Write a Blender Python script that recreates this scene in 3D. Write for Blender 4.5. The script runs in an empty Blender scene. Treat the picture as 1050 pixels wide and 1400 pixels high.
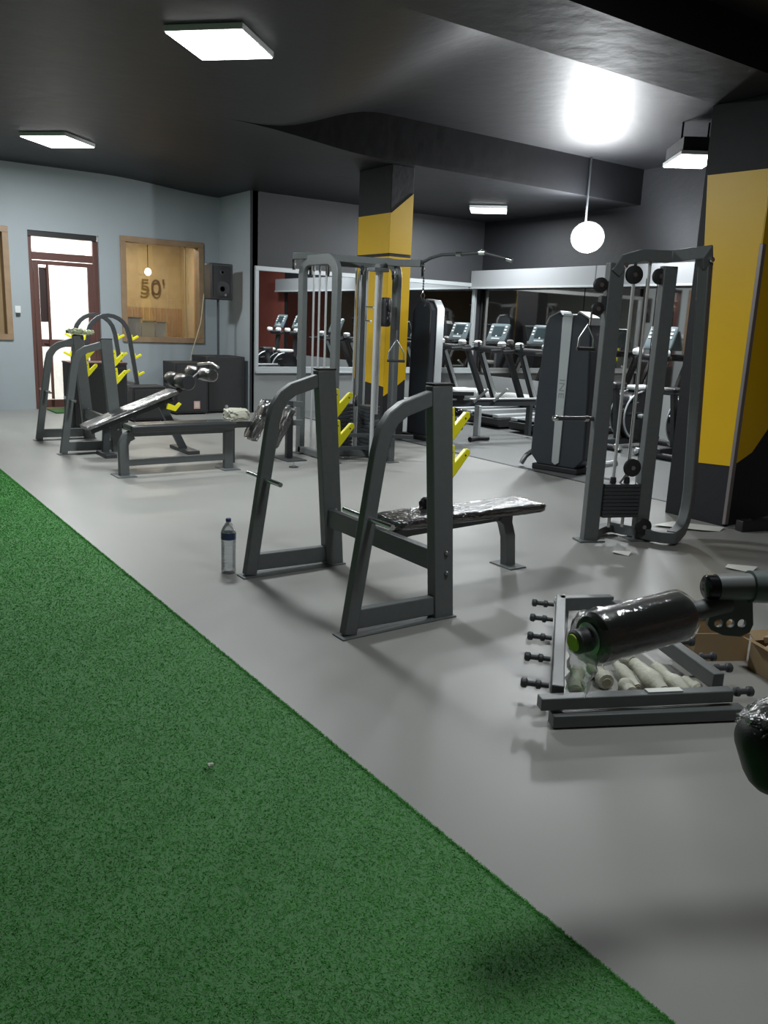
import bpy, bmesh, math, random
import numpy as np
from mathutils import Vector, Matrix
C = bpy.context.scene.collection
SC = bpy.context.scene
PI = math.pi
R = math.radians
rnd = random.Random(7)

# ------------------------------------------------------------------ camera, world, lights, exposure
def basis(pitch, roll, yaw):
    fw = Vector((math.sin(yaw)*math.cos(pitch), math.cos(yaw)*math.cos(pitch), -math.sin(pitch)))
    rt = Vector((math.cos(yaw), -math.sin(yaw), 0)); up = rt.cross(fw)
    return rt*math.cos(roll)+up*math.sin(roll), -rt*math.sin(roll)+up*math.cos(roll), fw
cr, cu, cf = basis(R(12.84), R(2.37), R(35.3))
cam = bpy.data.cameras.new('camera'); co = bpy.data.objects.new('camera', cam); C.objects.link(co)
co.matrix_world = Matrix(((cr.x, cu.x, -cf.x, 0), (cr.y, cu.y, -cf.y, 0), (cr.z, cu.z, -cf.z, 1.5), (0, 0, 0, 1)))
cam.sensor_fit = 'VERTICAL'; cam.sensor_height = 36; cam.lens = 36*1128/1400; cam.clip_start = .05
SC.camera = co
w = bpy.data.worlds.new('world'); SC.world = w; w.use_nodes = True
w.node_tree.nodes['Background'].inputs[0].default_value = (.55, .62, .72, 1)
w.node_tree.nodes['Background'].inputs[1].default_value = .1
SC.view_settings.view_transform = 'Standard'; SC.view_settings.look = 'None'
SC.view_settings.exposure = 0.0; SC.view_settings.gamma = 1; SC.view_settings.use_curve_mapping = False
PANEL_W, FLOOD_W = 125.0, 380.0
PANEL_COL = (.93, .98, 1.0)

def area_lamp(name, loc, size, power, col=(1, 1, 1), rot=(0, 0, 0), spread=180):
    l = bpy.data.lights.new(name, 'AREA'); l.size = size; l.energy = power; l.color = col; l.spread = R(spread)
    o = bpy.data.objects.new(name, l); C.objects.link(o); o.location = loc; o.rotation_euler = rot
    return o

# ------------------------------------------------------------------ materials
MATS = {}
def mat(name, col, rough=.5, metal=0, noise=0, nscale=8, bump=0, bscale=60, emit=None, estr=0, coat=0, alpha=1, spec=None, rnoise=0):
    if name in MATS: return MATS[name]
    m = bpy.data.materials.new(name); m.use_nodes = True; nt = m.node_tree; b = nt.nodes['Principled BSDF']
    b.inputs['Base Color'].default_value = (*col, 1); b.inputs['Roughness'].default_value = rough; b.inputs['Metallic'].default_value = metal
    if coat: b.inputs['Coat Weight'].default_value = coat; b.inputs['Coat Roughness'].default_value = .08
    if spec is not None: b.inputs['Specular IOR Level'].default_value = spec
    if alpha < 1: b.inputs['Alpha'].default_value = alpha
    tc = nt.nodes.new('ShaderNodeTexCoord')
    if noise or rnoise:
        n = nt.nodes.new('ShaderNodeTexNoise'); n.inputs['Scale'].default_value = nscale; n.inputs['Detail'].default_value = 6
        nt.links.new(tc.outputs['Object'], n.inputs['Vector'])
        if noise:
            mx = nt.nodes.new('ShaderNodeMixRGB'); mx.inputs[1].default_value = (*[c*(1-noise) for c in col], 1); mx.inputs[2].default_value = (*[min(1, c*(1+noise)) for c in col], 1)
            nt.links.new(n.outputs['Fac'], mx.inputs[0]); nt.links.new(mx.outputs[0], b.inputs['Base Color'])
        if rnoise:
            mr = nt.nodes.new('ShaderNodeMapRange'); mr.inputs['From Min'].default_value = .3; mr.inputs['From Max'].default_value = .7
            mr.inputs['To Min'].default_value = rough-rnoise; mr.inputs['To Max'].default_value = rough+rnoise
            nt.links.new(n.outputs['Fac'], mr.inputs[0]); nt.links.new(mr.outputs[0], b.inputs['Roughness'])
    if bump:
        n2 = nt.nodes.new('ShaderNodeTexNoise'); n2.inputs['Scale'].default_value = bscale; n2.inputs['Detail'].default_value = 4
        bp = nt.nodes.new('ShaderNodeBump'); bp.inputs['Strength'].default_value = bump; bp.inputs['Distance'].default_value = .01
        nt.links.new(tc.outputs['Object'], n2.inputs['Vector']); nt.links.new(n2.outputs['Fac'], bp.inputs['Height']); nt.links.new(bp.outputs[0], b.inputs['Normal'])
    if emit: b.inputs['Emission Color'].default_value = (*emit, 1); b.inputs['Emission Strength'].default_value = estr
    MATS[name] = m; return m
def film(name, tint=(1, 1, 1), base=.08, k=.75, rough=.12, bscale=30, bs=.6):
    # thin clear plastic: transparent with a glossy sheen that grows at grazing angles
    if name in MATS: return MATS[name]
    m = bpy.data.materials.new(name); m.use_nodes = True; nt = m.node_tree; nt.nodes.clear()
    out = nt.nodes.new('ShaderNodeOutputMaterial'); t = nt.nodes.new('ShaderNodeBsdfTransparent'); t.inputs[0].default_value = (*tint, 1)
    g = nt.nodes.new('ShaderNodeBsdfGlossy'); g.inputs['Roughness'].default_value = rough
    lw = nt.nodes.new('ShaderNodeLayerWeight'); lw.inputs[0].default_value = .35
    mr = nt.nodes.new('ShaderNodeMapRange'); mr.inputs['To Min'].default_value = base; mr.inputs['To Max'].default_value = k
    mx = nt.nodes.new('ShaderNodeMixShader'); tc = nt.nodes.new('ShaderNodeTexCoord')
    n = nt.nodes.new('ShaderNodeTexNoise'); n.inputs['Scale'].default_value = bscale; n.inputs['Detail'].default_value = 3; n.inputs['Distortion'].default_value = 1.5
    bp = nt.nodes.new('ShaderNodeBump'); bp.inputs['Strength'].default_value = bs; bp.inputs['Distance'].default_value = .02
    L = nt.links.new
    L(tc.outputs['Object'], n.inputs['Vector']); L(n.outputs['Fac'], bp.inputs['Height']); L(bp.outputs[0], g.inputs['Normal'])
    L(lw.outputs['Fresnel'], mr.inputs[0]); L(mr.outputs[0], mx.inputs[0]); L(t.outputs[0], mx.inputs[1]); L(g.outputs[0], mx.inputs[2]); L(mx.outputs[0], out.inputs[0])
    MATS[name] = m; return m

steel = mat('charcoal_powder_coat', (.112, .124, .125), .42, noise=.12, nscale=30, bump=.15, bscale=500)
steel_dark = mat('dark_powder_coat', (.045, .05, .054), .42, noise=.1, nscale=30, bump=.15, bscale=500)
chrome = mat('chrome', (.75, .77, .78), .18, 1)
chrome_dull = mat('satin_steel', (.5, .52, .52), .32, 1)
yellow_pl = mat('yellow_plastic', (.95, .88, .02), .35)
rubber = mat('black_rubber', (.018, .018, .02), .55)
vinyl = mat('black_vinyl', (.03, .032, .034), .33, bump=.1, bscale=200, coat=.3)
vinyl_grey = mat('grey_vinyl', (.12, .125, .12), .35, coat=.3)
shroud = mat('dark_blue_grey_shroud', (.035, .042, .052), .4, noise=.1)
silver = mat('silver_panel', (.5, .53, .54), .38, .25)
rod = mat('bright_rod', (.62, .64, .65), .3, .4)
silver_txt = mat('grey_print', (.28, .3, .31), .5)
black_gloss = mat('black_gloss', (.012, .012, .014), .15)
white_pl = mat('white_plastic', (.75, .77, .76), .35)
screen = mat('console_grey', (.11, .14, .15), .3)
screen_dk = mat('console_screen', (.035, .05, .055), .15)
m_floor = mat('grey_vinyl_floor', (.28, .28, .262), .42, noise=.06, nscale=1.3, rnoise=.05, bump=.05, bscale=300)
m_floor2 = mat('dark_grey_rubber_floor', (.135, .14, .14), .45, noise=.08, nscale=2)
m_turf = mat('turf_green', (.105, .26, .10), .8, noise=.15, nscale=220, bump=.3, bscale=300, spec=.2)
m_blade = mat('turf_blade', (.075, .31, .06), .7, noise=.2, nscale=3, spec=.15)
m_black = mat('black_wall_paint', (.011, .012, .015), .65, noise=.2, nscale=5, bump=.35, bscale=14)
m_ceil = mat('black_ceiling_plaster', (.011, .0115, .0135), .5, noise=.2, nscale=2.5, bump=.5, bscale=5)
m_dark = mat('charcoal_wall_paint', (.04, .042, .046), .55, noise=.1, nscale=5, bump=.15, bscale=30)
m_grey = mat('blue_grey_wall_paint', (.36, .405, .43), .6, noise=.05, nscale=3, bump=.08, bscale=80)
m_grey2 = mat('grey_dado_paint', (.24, .25, .25), .6, noise=.06, nscale=3)
m_white = mat('white_wall_paint', (.8, .8, .78), .6)
m_yellow = mat('yellow_wall_paint', (.74, .45, .0), .42, noise=.05, nscale=4, bump=.05, bscale=60)
m_wood = mat('oak_frame', (.33, .22, .13), .45, noise=.25, nscale=9)
m_wood2 = mat('warm_wood_panelling', (.42, .34, .2), .5, noise=.2, nscale=6)
m_brown = mat('brown_aluminium', (.13, .06, .05), .4)
m_mirror = mat('mirror_glass', (.80, .82, .82), .015, 1)
m_mirror2 = mat('smoked_mirror_glass', (.5, .47, .45), .03, 1)
m_frame = mat('pale_metal_frame', (.45, .48, .49), .4, .2)
m_box = mat('light_grey_metal', (.26, .27, .28), .45)
m_card = mat('brown_cardboard', (.34, .24, .13), .8, noise=.1, nscale=12)
m_paper = mat('white_paper', (.7, .71, .66), .7)
m_wrapc = mat('cream_foam_wrap', (.50, .50, .41), .55, noise=.15, nscale=25, bump=.5, bscale=50)
m_label = mat('navy_label', (.03, .045, .12), .4)
m_red = mat('dull_red', (.35, .05, .04), .5)
lamp_mat = mat('lit_diffuser', (1, 1, 1), .5, emit=(1, 1, .98), estr=9)
flood_mat = mat('lit_flood_lens', (1, 1, 1), .5, emit=(1, 1, 1), estr=60)
wrap = film('clear_wrap', bs=.15, rough=.1)
wrap_sheet = film('milky_wrap', base=.45, k=.8, rough=.4, bscale=12)
wrap_heavy = film('crumpled_wrap', base=.22, k=.9, rough=.2, bscale=18)
glass = film('window_glass', base=.06, k=.9, rough=.01, bscale=.5)
bottle_glass = film('clear_bottle_plastic', tint=(.93, .96, .98), base=.30, k=.95, rough=.22, bscale=90)

# ------------------------------------------------------------------ mesh builder
def V(*a): return Vector(a)
class M:
    def __init__(s): s.v = []; s.f = []
    def add(s, vs, fs):
        o = len(s.v); s.v += [tuple(v) for v in vs]; s.f += [tuple(i+o for i in f) for f in fs]; return s
    def box(s, x0, x1, y0, y1, z0, z1):
        if x0 > x1: x0, x1 = x1, x0
        if y0 > y1: y0, y1 = y1, y0
        vs = [(x, y, z) for z in (z0, z1) for y in (y0, y1) for x in (x0, x1)]
        return s.add(vs, [(0, 2, 3, 1), (4, 5, 7, 6), (0, 1, 5, 4), (1, 3, 7, 5), (3, 2, 6, 7), (2, 0, 4, 6)])
    def obox(s, c, size, rot):
        c = Vector(c); h = Vector(size)/2
        vs = [c+rot@V(x*h.x, y*h.y, z*h.z) for z in (-1, 1) for y in (-1, 1) for x in (-1, 1)]
        return s.add(vs, [(0, 2, 3, 1), (4, 5, 7, 6), (0, 1, 5, 4), (1, 3, 7, 5), (3, 2, 6, 7), (2, 0, 4, 6)])
    def rtube(s, pts, w, h, side):
        """rectangular section w (along side) x h swept along a planar polyline, mitred"""
        pts = [Vector(p) for p in pts]; side = Vector(side).normalized(); n = len(pts); vs = []
        for i, p in enumerate(pts):
            a = (pts[i]-pts[i-1]).normalized() if i else (pts[1]-pts[0]).normalized()
            b = (pts[i+1]-pts[i]).normalized() if i < n-1 else a
            t = (a+b).normalized(); k = 1/max(.4, t.dot(a)); up = t.cross(side).normalized()*(h/2*k); sd = side*(w/2)
            vs += [p-sd-up, p+sd-up, p+sd+up, p-sd+up]
        fs = [(3, 2, 1, 0), tuple(4*(n-1)+j for j in range(4))]
        for i in range(n-1):
            for j in range(4): k = (j+1) % 4; fs.append((4*i+j, 4*i+k, 4*i+4+k, 4*i+4+j))
        return s.add(vs, fs)
    def tube(s, pts, r, seg=12, caps=True):
        pts = [Vector(p) for p in pts]; n = len(pts); rs = r if isinstance(r, (list, tuple)) else [r]*n
        t0 = (pts[1]-pts[0]).normalized(); ref = V(0, 0, 1) if abs(t0.z) < .9 else V(1, 0, 0); u = t0.cross(ref).normalized(); vs = []; fs = []
        for i, p in enumerate(pts):
            a = (pts[i]-pts[i-1]).normalized() if i else t0
            b = (pts[i+1]-pts[i]).normalized() if i < n-1 else a
            t = (a+b).normalized(); u = (u-t*u.dot(t)).normalized(); q = t.cross(u)
            vs += [p+(u*math.cos(2*PI*j/seg)+q*math.sin(2*PI*j/seg))*rs[i] for j in range(seg)]
        for i in range(n-1):
            for j in range(seg): k = (j+1) % seg; fs.append((seg*i+j, seg*i+k, seg*(i+1)+k, seg*(i+1)+j))
        if caps: fs += [tuple(range(seg))[::-1], tuple(seg*(n-1)+j for j in range(seg))]
        return s.add(vs, fs)
    def cyl(s, p, q, r, seg=16): return s.tube([p, q], r, seg)
    def lathe(s, prof, p, axis=(0, 0, 1), seg=20, caps=True):
        p = Vector(p); a = Vector(axis).normalized(); ref = V(1, 0, 0) if abs(a.x) < .9 else V(0, 1, 0); u = a.cross(ref).normalized(); q = a.cross(u)
        vs = []; fs = []; n = len(prof)
        for r, z in prof: vs += [p+a*z+(u*math.cos(2*PI*j/seg)+q*math.sin(2*PI*j/seg))*max(r, 1e-4) for j in range(seg)]
        for i in range(n-1):
            for j in range(seg): k = (j+1) % seg; fs.append((seg*i+j, seg*i+k, seg*(i+1)+k, seg*(i+1)+j))
        if caps: fs += [tuple(range(seg))[::-1], tuple(seg*(n-1)+j for j in range(seg))]
        return s.add(vs, fs)
    def prism(s, poly, thick, o=(0, 0, 0), ux=(1, 0, 0), uy=(0, 0, 1)):
        """2-D polygon in the plane (ux,uy) at o, extruded both ways by thick/2"""
        o = Vector(o); ux = Vector(ux).normalized(); uy = Vector(uy).normalized(); n = ux.cross(uy)*(thick/2); k = len(poly)
        vs = [o+ux*a+uy*b-n for a, b in poly]+[o+ux*a+uy*b+n for a, b in poly]
        fs = [tuple(range(k))[::-1], tuple(range(k, 2*k))]+[(i, (i+1) % k, k+(i+1) % k, k+i) for i in range(k)]
        return s.add(vs, fs)
    def rbox(s, c, size, r, n=9, rot=None, jit=0, seed=0, grow=0):
        """box with generously rounded edges; jitter crumples it"""
        c = Vector(c); h = Vector(size)/2+V(grow, grow, grow); rr = random.Random(seed); r = min(r, min(h)*.999)
        idx = {}; vs = []; fs = []
        def pt(a, b, k, sg):
            q = [0, 0, 0]; q[k] = sg; q[(k+1) % 3] = a; q[(k+2) % 3] = b
            key = tuple(round(x, 4) for x in q)
            if key in idx: return idx[key]
            p = V(q[0]*h.x, q[1]*h.y, q[2]*h.z); inn = V(*[max(-(h[i]-r), min(h[i]-r, p[i])) for i in range(3)]); d = p-inn
            if d.length > 1e-6: p = inn+d.normalized()*r
            if jit: p = p*(1+0)+V(rr.uniform(-1, 1), rr.uniform(-1, 1), rr.uniform(-1, 1))*jit
            if rot: p = rot@p
            idx[key] = len(vs); vs.append(c+p); return idx[key]
        def g(i): # cluster near the edges
            t = -1+2*i/n; return math.copysign(abs(t)**.6, t)
        for k in range(3):
            for sg in (-1, 1):
                for i in range(n):
                    for j in range(n):
                        f = [pt(g(i), g(j), k, sg), pt(g(i+1), g(j), k, sg), pt(g(i+1), g(j+1), k, sg), pt(g(i), g(j+1), k, sg)]
                        fs.append(tuple(f if sg > 0 else f[::-1]))
        return s.add(vs, fs)
    def build(s, name, m, parent=None, bev=0, local=False, label=None, stuff=False, smooth=True):
        off = V(0, 0, 0)
        if parent is not None and not local:
            r = parent
            while r.parent: r = r.parent
            off = r.location
        me = bpy.data.meshes.new(name); me.from_pydata([tuple(Vector(v)-off) for v in s.v], [], s.f)
        bm = bmesh.new(); bm.from_mesh(me); bmesh.ops.recalc_face_normals(bm, faces=bm.faces); bm.to_mesh(me); bm.free()
        if smooth: me.shade_smooth(); me.set_sharp_from_angle(angle=R(38))
        me.materials.append(m); o = bpy.data.objects.new(name, me); C.objects.link(o)
        if parent is not None: o.parent = parent
        if bev:
            b = o.modifiers.new('bevel', 'BEVEL'); b.width = bev; b.segments = 2; b.limit_method = 'ANGLE'; b.angle_limit = R(40)
        if label: o['label'] = label
        if stuff: o['kind'] = 'stuff'
        return o
def thing(name, label, cat, loc=(0, 0, 0), rz=0, group=None):
    o = bpy.data.objects.new(name, None); C.objects.link(o); o.empty_display_size = .1
    o.location = loc; o.rotation_euler = (0, 0, rz); o['label'] = label; o['category'] = cat
    if group: o['group'] = group
    return o
def tag(o, label, cat, group=None):
    o['label'] = label; o['category'] = cat
    if group: o['group'] = group
    return o
def struct(name, b, m, parent=None, bev=0):
    o = b.build(name, m, parent, bev)
    if parent is None: o['kind'] = 'structure'
    return o
def dup(root, loc, rz=None, label=None, group=None):
    r = root.copy(); C.objects.link(r); r.location = loc
    if rz is not None: r.rotation_euler = (0, 0, rz)
    if label: r['label'] = label
    if group: r['group'] = group
    for ch in list(root.children):
        c = ch.copy(); C.objects.link(c); c.parent = r
        for g in list(ch.children):
            d = g.copy(); C.objects.link(d); d.parent = c
    return r
def arc(c, r, a0, a1, n, plane='xz', k=0):
    out = []
    for i in range(n+1):
        a = R(a0+(a1-a0)*i/n); x, z = c[0]+r*math.cos(a), c[1]+r*math.sin(a)
        out.append({'xz': (x, k, z), 'yz': (k, x, z), 'xy': (x, z, k)}[plane])
    return out
def bolt(p, axis, r=.014, h=.012): return M().lathe([(r, 0), (r, h*.6), (r*.7, h)], p, axis, 8)
def text_obj(name, s, size, loc, rot, m, parent=None, ext=.002, sx=1):
    cu_ = bpy.data.curves.new(name, 'FONT'); cu_.body = s; cu_.size = size; cu_.extrude = ext; cu_.align_x = 'CENTER'; cu_.align_y = 'CENTER'
    o = bpy.data.objects.new(name, cu_); C.objects.link(o); o.location = loc; o.rotation_euler = rot; o.scale = (sx, 1, 1)
    cu_.materials.append(m); bpy.context.view_layer.update()
    me = bpy.data.meshes.new_from_object(o.evaluated_get(bpy.context.evaluated_depsgraph_get())); mw = o.matrix_basis.copy(); bpy.data.objects.remove(o)
    o = bpy.data.objects.new(name, me); C.objects.link(o); o.location = loc; o.rotation_euler = rot; o.scale = (sx, 1, 1)
    if parent: o.parent = parent; o.location = Vector(loc)-parent.location
    return o

# ================================================================== SETTING
XW, YW, YB, XJ = 10.75, 13.5, 12.3, 5.95     # right wall, far grey wall, mirrored wall, jog
struct('floor', M().box(1.46, 6.46, -3, YW, -.1, 0), m_floor)
struct('floor.001', M().box(6.47, XW, -3, YW, -.1, -.001), m_floor2)
struct('trim_1', M().box(6.445, 6.485, -3, YB, -.01, .004), rubber)
turf = M().box(-2.6, 1.46, -3, YW-.02, -.1, .006).build('artificial_turf', m_turf)
tag(turf, 'green artificial turf strip along the left of the grey floor', 'turf')
# turf pile near enough to be seen as blades
def blades(n):
    g = np.random.default_rng(3)
    y = .1+13.3*g.random(n)**1.6; x = 1.46-np.minimum(2.9, (1.5+.3*y))*g.random(n)
    x = np.where(g.random(n) < .04, 1.46-.01*g.random(n), x)
    a = g.random(n)*2*PI; wd = .0007+.0005*g.random(n)+.0004*y; h = .002+.003*g.random(n)+.0005*y; t = g.normal(0, .008, (n, 2))
    v = np.empty((n, 3, 3)); dx, dy = np.cos(a)*wd, np.sin(a)*wd
    v[:, 0] = np.stack([x-dx, y-dy, np.full(n, .006)], 1); v[:, 1] = np.stack([x+dx, y+dy, np.full(n, .006)], 1)
    v[:, 2] = np.stack([np.minimum(x+t[:, 0], 1.465), y+t[:, 1], .006+h], 1)
    me = bpy.data.meshes.new('turf_pile'); me.vertices.add(3*n); me.vertices.foreach_set('co', v.ravel())
    me.loops.add(3*n); me.loops.foreach_set('vertex_index', np.arange(3*n, dtype=np.int32))
    me.polygons.add(n); me.polygons.foreach_set('loop_start', np.arange(0, 3*n, 3, dtype=np.int32)); me.update(calc_edges=True)
    me.materials.append(m_blade); o = bpy.data.objects.new('turf_pile', me); C.objects.link(o); o.parent = turf; o['kind'] = 'stuff'
blades(650000)

# ceiling: low flat part at the left, raised bay between the beams, lower part beyond
struct('ceiling', M().box(-2.6, 3.5, -3, YW+.2, 3.55, 3.75), m_ceil)
struct('ceiling.001', M().box(3.5, XW+.2, -3, 3.6, 3.55, 3.75), m_ceil)
def soffit(xs, ys, zf, top):
    b = M(); n, m = len(xs), len(ys)
    vs = [(x, y, zf(x, y)) for x in xs for y in ys]+[(x, y, top) for x in xs for y in ys]
    fs = [(m*i+j, m*i+j+1, m*i+m+j+1, m*i+m+j) for i in range(n-1) for j in range(m-1)]; o = n*m
    fs += [tuple(o+k for k in f[::-1]) for f in fs]
    for i in range(n-1): fs += [(m*i, m*i+m, o+m*i+m, o+m*i), (m*i+m-1, o+m*i+m-1, o+m*i+2*m-1, m*i+2*m-1)]
    for j in range(m-1): fs += [(j, o+j, o+j+1, j+1), (m*(n-1)+j, m*(n-1)+j+1, o+m*(n-1)+j+1, o+m*(n-1)+j)]
    return b.add(vs, fs)
def sstep(u): u = max(0, min(1, u)); return u*u*u*(u*(6*u-15)+10)
struct('ceiling.002', soffit([3.5+.18*k for k in range(42)], [4.29+4.46*k/8 for k in range(9)], lambda x, y: 3.551+.379*sstep((x-(3.3+.2*(y-4.29)))/1.9) if x > 3.5 else 3.551, 4.1), m_ceil)
struct('ceiling.003', M().box(6.25, XW+.2, 8.75, YW+.2, 3.42, 4.1), m_ceil)
struct('ceiling.004', soffit([3.5+.25*k for k in range(12)], [8.75, 13.7], lambda x, y: 3.551-.13*sstep((x-3.8)/2.4), 4.1), m_ceil)
struct('trim_2', M().box(-2.6, XW+.2, 3.6, 4.29, 3.27, 4.1), m_ceil)
for nm, bx in (('trim_3', (6.9, 9.9, 5.0, 5.10, 3.90, 3.93)),):
    struct(nm, M().box(*bx), m_ceil)

# far wall with a doorway and two window openings
b = M()
def wseg(x0, x1, z0, z1): b.box(x0, x1, YW, YW+.2, z0, z1)
wseg(-2.6, 1.2, 0, 3.55); wseg(1.2, 2.65, 0, 1.05); wseg(1.2, 2.65, 2.66, 3.55); wseg(2.65, 2.92, 0, 3.55)
wseg(2.92, 3.95, 2.64, 3.55); wseg(3.95, 4.28, 0, 3.55); wseg(4.28, 5.66, 0, 1.05); wseg(4.28, 5.66, 2.68, 3.55); wseg(5.66, XJ+.1, 0, 3.55)
struct('wall_back', b, m_grey)
struct('wall_jog', M().box(XJ, XJ+.12, YB, YW, 0, 3.55), m_grey)
struct('wall_mirror_side', M().box(XJ+.001, XW+.2, YB, YB+.15, 0, 3.55), m_dark)
struct('trim_4', M().box(XJ-.012, XJ+.02, YB-.02, YB, 0, 3.55), m_black)
struct('trim_5', M().box(XJ+.06, XW, YB-.015, YB, 0, .66), m_grey2)
struct('wall_right', M().box(XW, XW+.2, 4.4, YW, 0, 4.1), m_black)
struct('wall_right.001', M().box(XW, XW+.2, -3, 4.4, 0, 4.1), mat('brick_red_paint', (.22, .06, .045), .6, noise=.3, nscale=1.5))
struct('trim_6', M().box(XW-.012, XW, 4.6, YB-.02, 0, .62), m_grey2)
struct('wall_left', M().box(-2.8, -2.6, -3, YW, 0, 4.1), m_grey2)
struct('wall_front', M().box(-2.6, 5.0, -3.2, -3, 0, 4.1), mat('brown_grey_paint', (.13, .09, .06), .6, noise=.3, nscale=1.2))
struct('wall_front.001', M().box(5.0, XW, -3.2, -3, 0, 4.1), mat('brick_red_paint', (.22, .06, .045), .6, noise=.3, nscale=1.5))

# columns with painted yellow shapes
struct('column', M().box(6.05, 6.75, 3.75, 4.32, 0, 3.27), m_black, bev=.006)
struct('column.001', M().box(6.2, 6.54, 8.88, 9.62, 0, 3.42), m_black, bev=.006)
y1 = M()
y1.prism([(3.75, .50), (4.09, .48), (4.29, 2.75), (3.75, 2.74)], .006, (6.046, 0, 0), (0, 1, 0), (0, 0, 1))
y1.prism([(6.045, .50), (6.30, .60), (6.62, .92), (6.745, 1.0), (6.745, 2.6), (6.045, 2.74)], .006, (0, 3.746, 0), (1, 0, 0), (0, 0, 1))
tag(y1.build('painted_panel', m_yellow), 'tall yellow painted shape wrapping the right-hand column', 'wall paint')
y2 = M()
for zz in ((.70, 2.33), (2.37, 2.85)):
    y2.prism([(8.88, zz[0]), (9.6, zz[0]+(.06 if zz[0] < 1 else 0)), (9.6, zz[1]), (8.88, zz[1])], .006, (6.196, 0, 0), (0, 1, 0), (0, 0, 1))
y2.prism([(6.195, 2.37), (6.54, 2.37), (6.54, 3.11), (6.21, 2.85), (6.195, 2.85)], .006, (0, 8.876, 0), (1, 0, 0), (0, 0, 1))
y2.prism([(6.195, .58), (6.30, .64), (6.52, .79), (6.54, .79), (6.54, 2.33), (6.195, 2.33)], .006, (0, 8.876, 0), (1, 0, 0), (0, 0, 1))
tag(y2.build('painted_panel', m_yellow), 'yellow painted shape with slanted top on the column behind the cable machine', 'wall paint')
tag(M().rtube([(6.02, 3.722, .03), (6.02, 3.722, 2.2)], .045, .03, (1, 0, 0)).build('corner_guard', mat('brushed_guard', (.26, .23, .23), .45, .4), bev=.004), 'grey metal corner guard on the right-hand yellow column', 'corner guard')

# mirrors
t = thing('wall_mirror', 'wide wall mirror in a pale frame above the grey dado', 'mirror', (8.3, YB, 0))
M().box(XJ+.12, 10.56, YB-.012, YB-.002, .74, 2.24).build('mirror_pane', m_mirror, t)
f = M(); f.box(XJ+.06, 10.62, YB-.05, YB-.001, 2.24, 2.31); f.box(XJ+.06, 10.62, YB-.05, YB-.001, .67, .74)
f.box(XJ+.06, XJ+.12, YB-.05, YB-.001, .74, 2.24); f.box(10.56, 10.62, YB-.05, YB-.001, .74, 2.24); f.box(XJ+.06, 10.62, YB-.09, YB-.001, .64, .67)
f.build('frame', m_frame, t, .004)
t = thing('wall_mirror', 'smoked mirror on the right wall behind the treadmills', 'mirror', (XW, 8, 0))
for i, (a, c) in enumerate(((4.6, 7.13), (7.15, 9.68), (9.7, YB-.06))):
    M().box(XW-.012, XW-.002, a, c, .62, 2.2).build('mirror_pane', m_mirror2, t)
t = thing('shutter_housing', 'long light grey metal housing above the right wall mirrors', 'housing', (XW, 8, 2.21))
M().box(XW-.28, XW-.001, 4.4, YB-.02, 2.21, 2.53).build('case', m_box, t, .006)
M().box(XW-.30, XW-.28, 4.4, YB-.02, 2.205, 2.235).build('lower_lip', m_frame, t)
for yy in (9.25, 6.1): M().box(XW-.284, XW-.279, yy, yy+.02, 2.235, 2.53).build('seam', steel, t)

# ================================================================== DOOR, WINDOWS
t = thing('door_1', 'brown framed glass door with transom and dark pull bar', 'door', (3.43, YW, 0)); del t['label'], t['category']; t['kind'] = 'structure'
f = M(); f.box(2.92, 3.93, YW+.02, YW+.10, 2.56, 2.64)
f.build('head_rail', mat('black_header', (.02, .02, .02), .5), t)
f = M(); f.box(2.92, 2.98, YW+.05, YW+.12, 0, 2.56); f.box(3.87, 3.95, YW+.05, YW+.12, 0, 2.56); f.box(2.98, 3.87, YW+.05, YW+.12, 2.23, 2.34)
f.build('door_frame', m_brown, t, .004)
f = M(); f.box(2.985, 3.06, YW+.04, YW+.09, .02, 2.22); f.box(3.78, 3.865, YW+.04, YW+.09, .02, 2.22); f.box(3.06, 3.78, YW+.04, YW+.09, 2.16, 2.22)
f.box(3.06, 3.78, YW+.04, YW+.09, .95, 1.06); f.box(3.06, 3.78, YW+.04, YW+.09, .02, .14)
f.build('door_leaf', m_brown, t, .004)
M().box(3.06, 3.78, YW+.06, YW+.065, .14, .95).build('pane', glass, t)
M().box(3.06, 3.78, YW+.06, YW+.065, 1.06, 2.16).build('pane', glass, t)
M().box(2.98, 3.87, YW+.08, YW+.085, 2.34, 2.56).build('pane', glass, t)
f = M(); f.cyl((3.17, YW-.03, .16), (3.17, YW-.03, 2.18), .022, 12)
for z in (.25, 1.0, 2.1): f.cyl((3.17, YW-.03, z), (3.10, YW+.045, z), .012, 8)
f.build('pull_bar', m_brown, t)
M().box(3.06, 3.19, YW+.01, YW+.04, 1.32, 2.12).build('push_plate', mat('dark_plate', (.05, .03, .03), .4), t, .004)

def window(name, x0, x1, z0, z1, fw=.085):
    t = thing(name, 'x', 'x', ((x0+x1)/2, YW, z0)); del t['label'], t['category']; t['kind'] = 'structure'
    f = M()
    for bx in ((x0, x1, z1-fw, z1), (x0, x1, z0, z0+fw), (x0, x0+fw, z0+fw, z1-fw), (x1-fw, x1, z0+fw, z1-fw)): f.box(bx[0], bx[1], YW-.03, YW+.19, bx[2], bx[3])
    f.build('window_frame', m_wood, t, .004)
    M().box(x0+fw, x1-fw, YW+.10, YW+.106, z0+fw, z1-fw).build('pane', glass, t)
    f = M(); f.box(x1-fw-.20, x1-fw-.185, YW+.08, YW+.1, z0+fw, z1-fw); f.build('glazing_strip', m_wood2, t)
window('window_1', 4.28, 5.66, 1.05, 2.68)
window('window_2', 1.2, 2.65, 1.04, 2.66)
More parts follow.
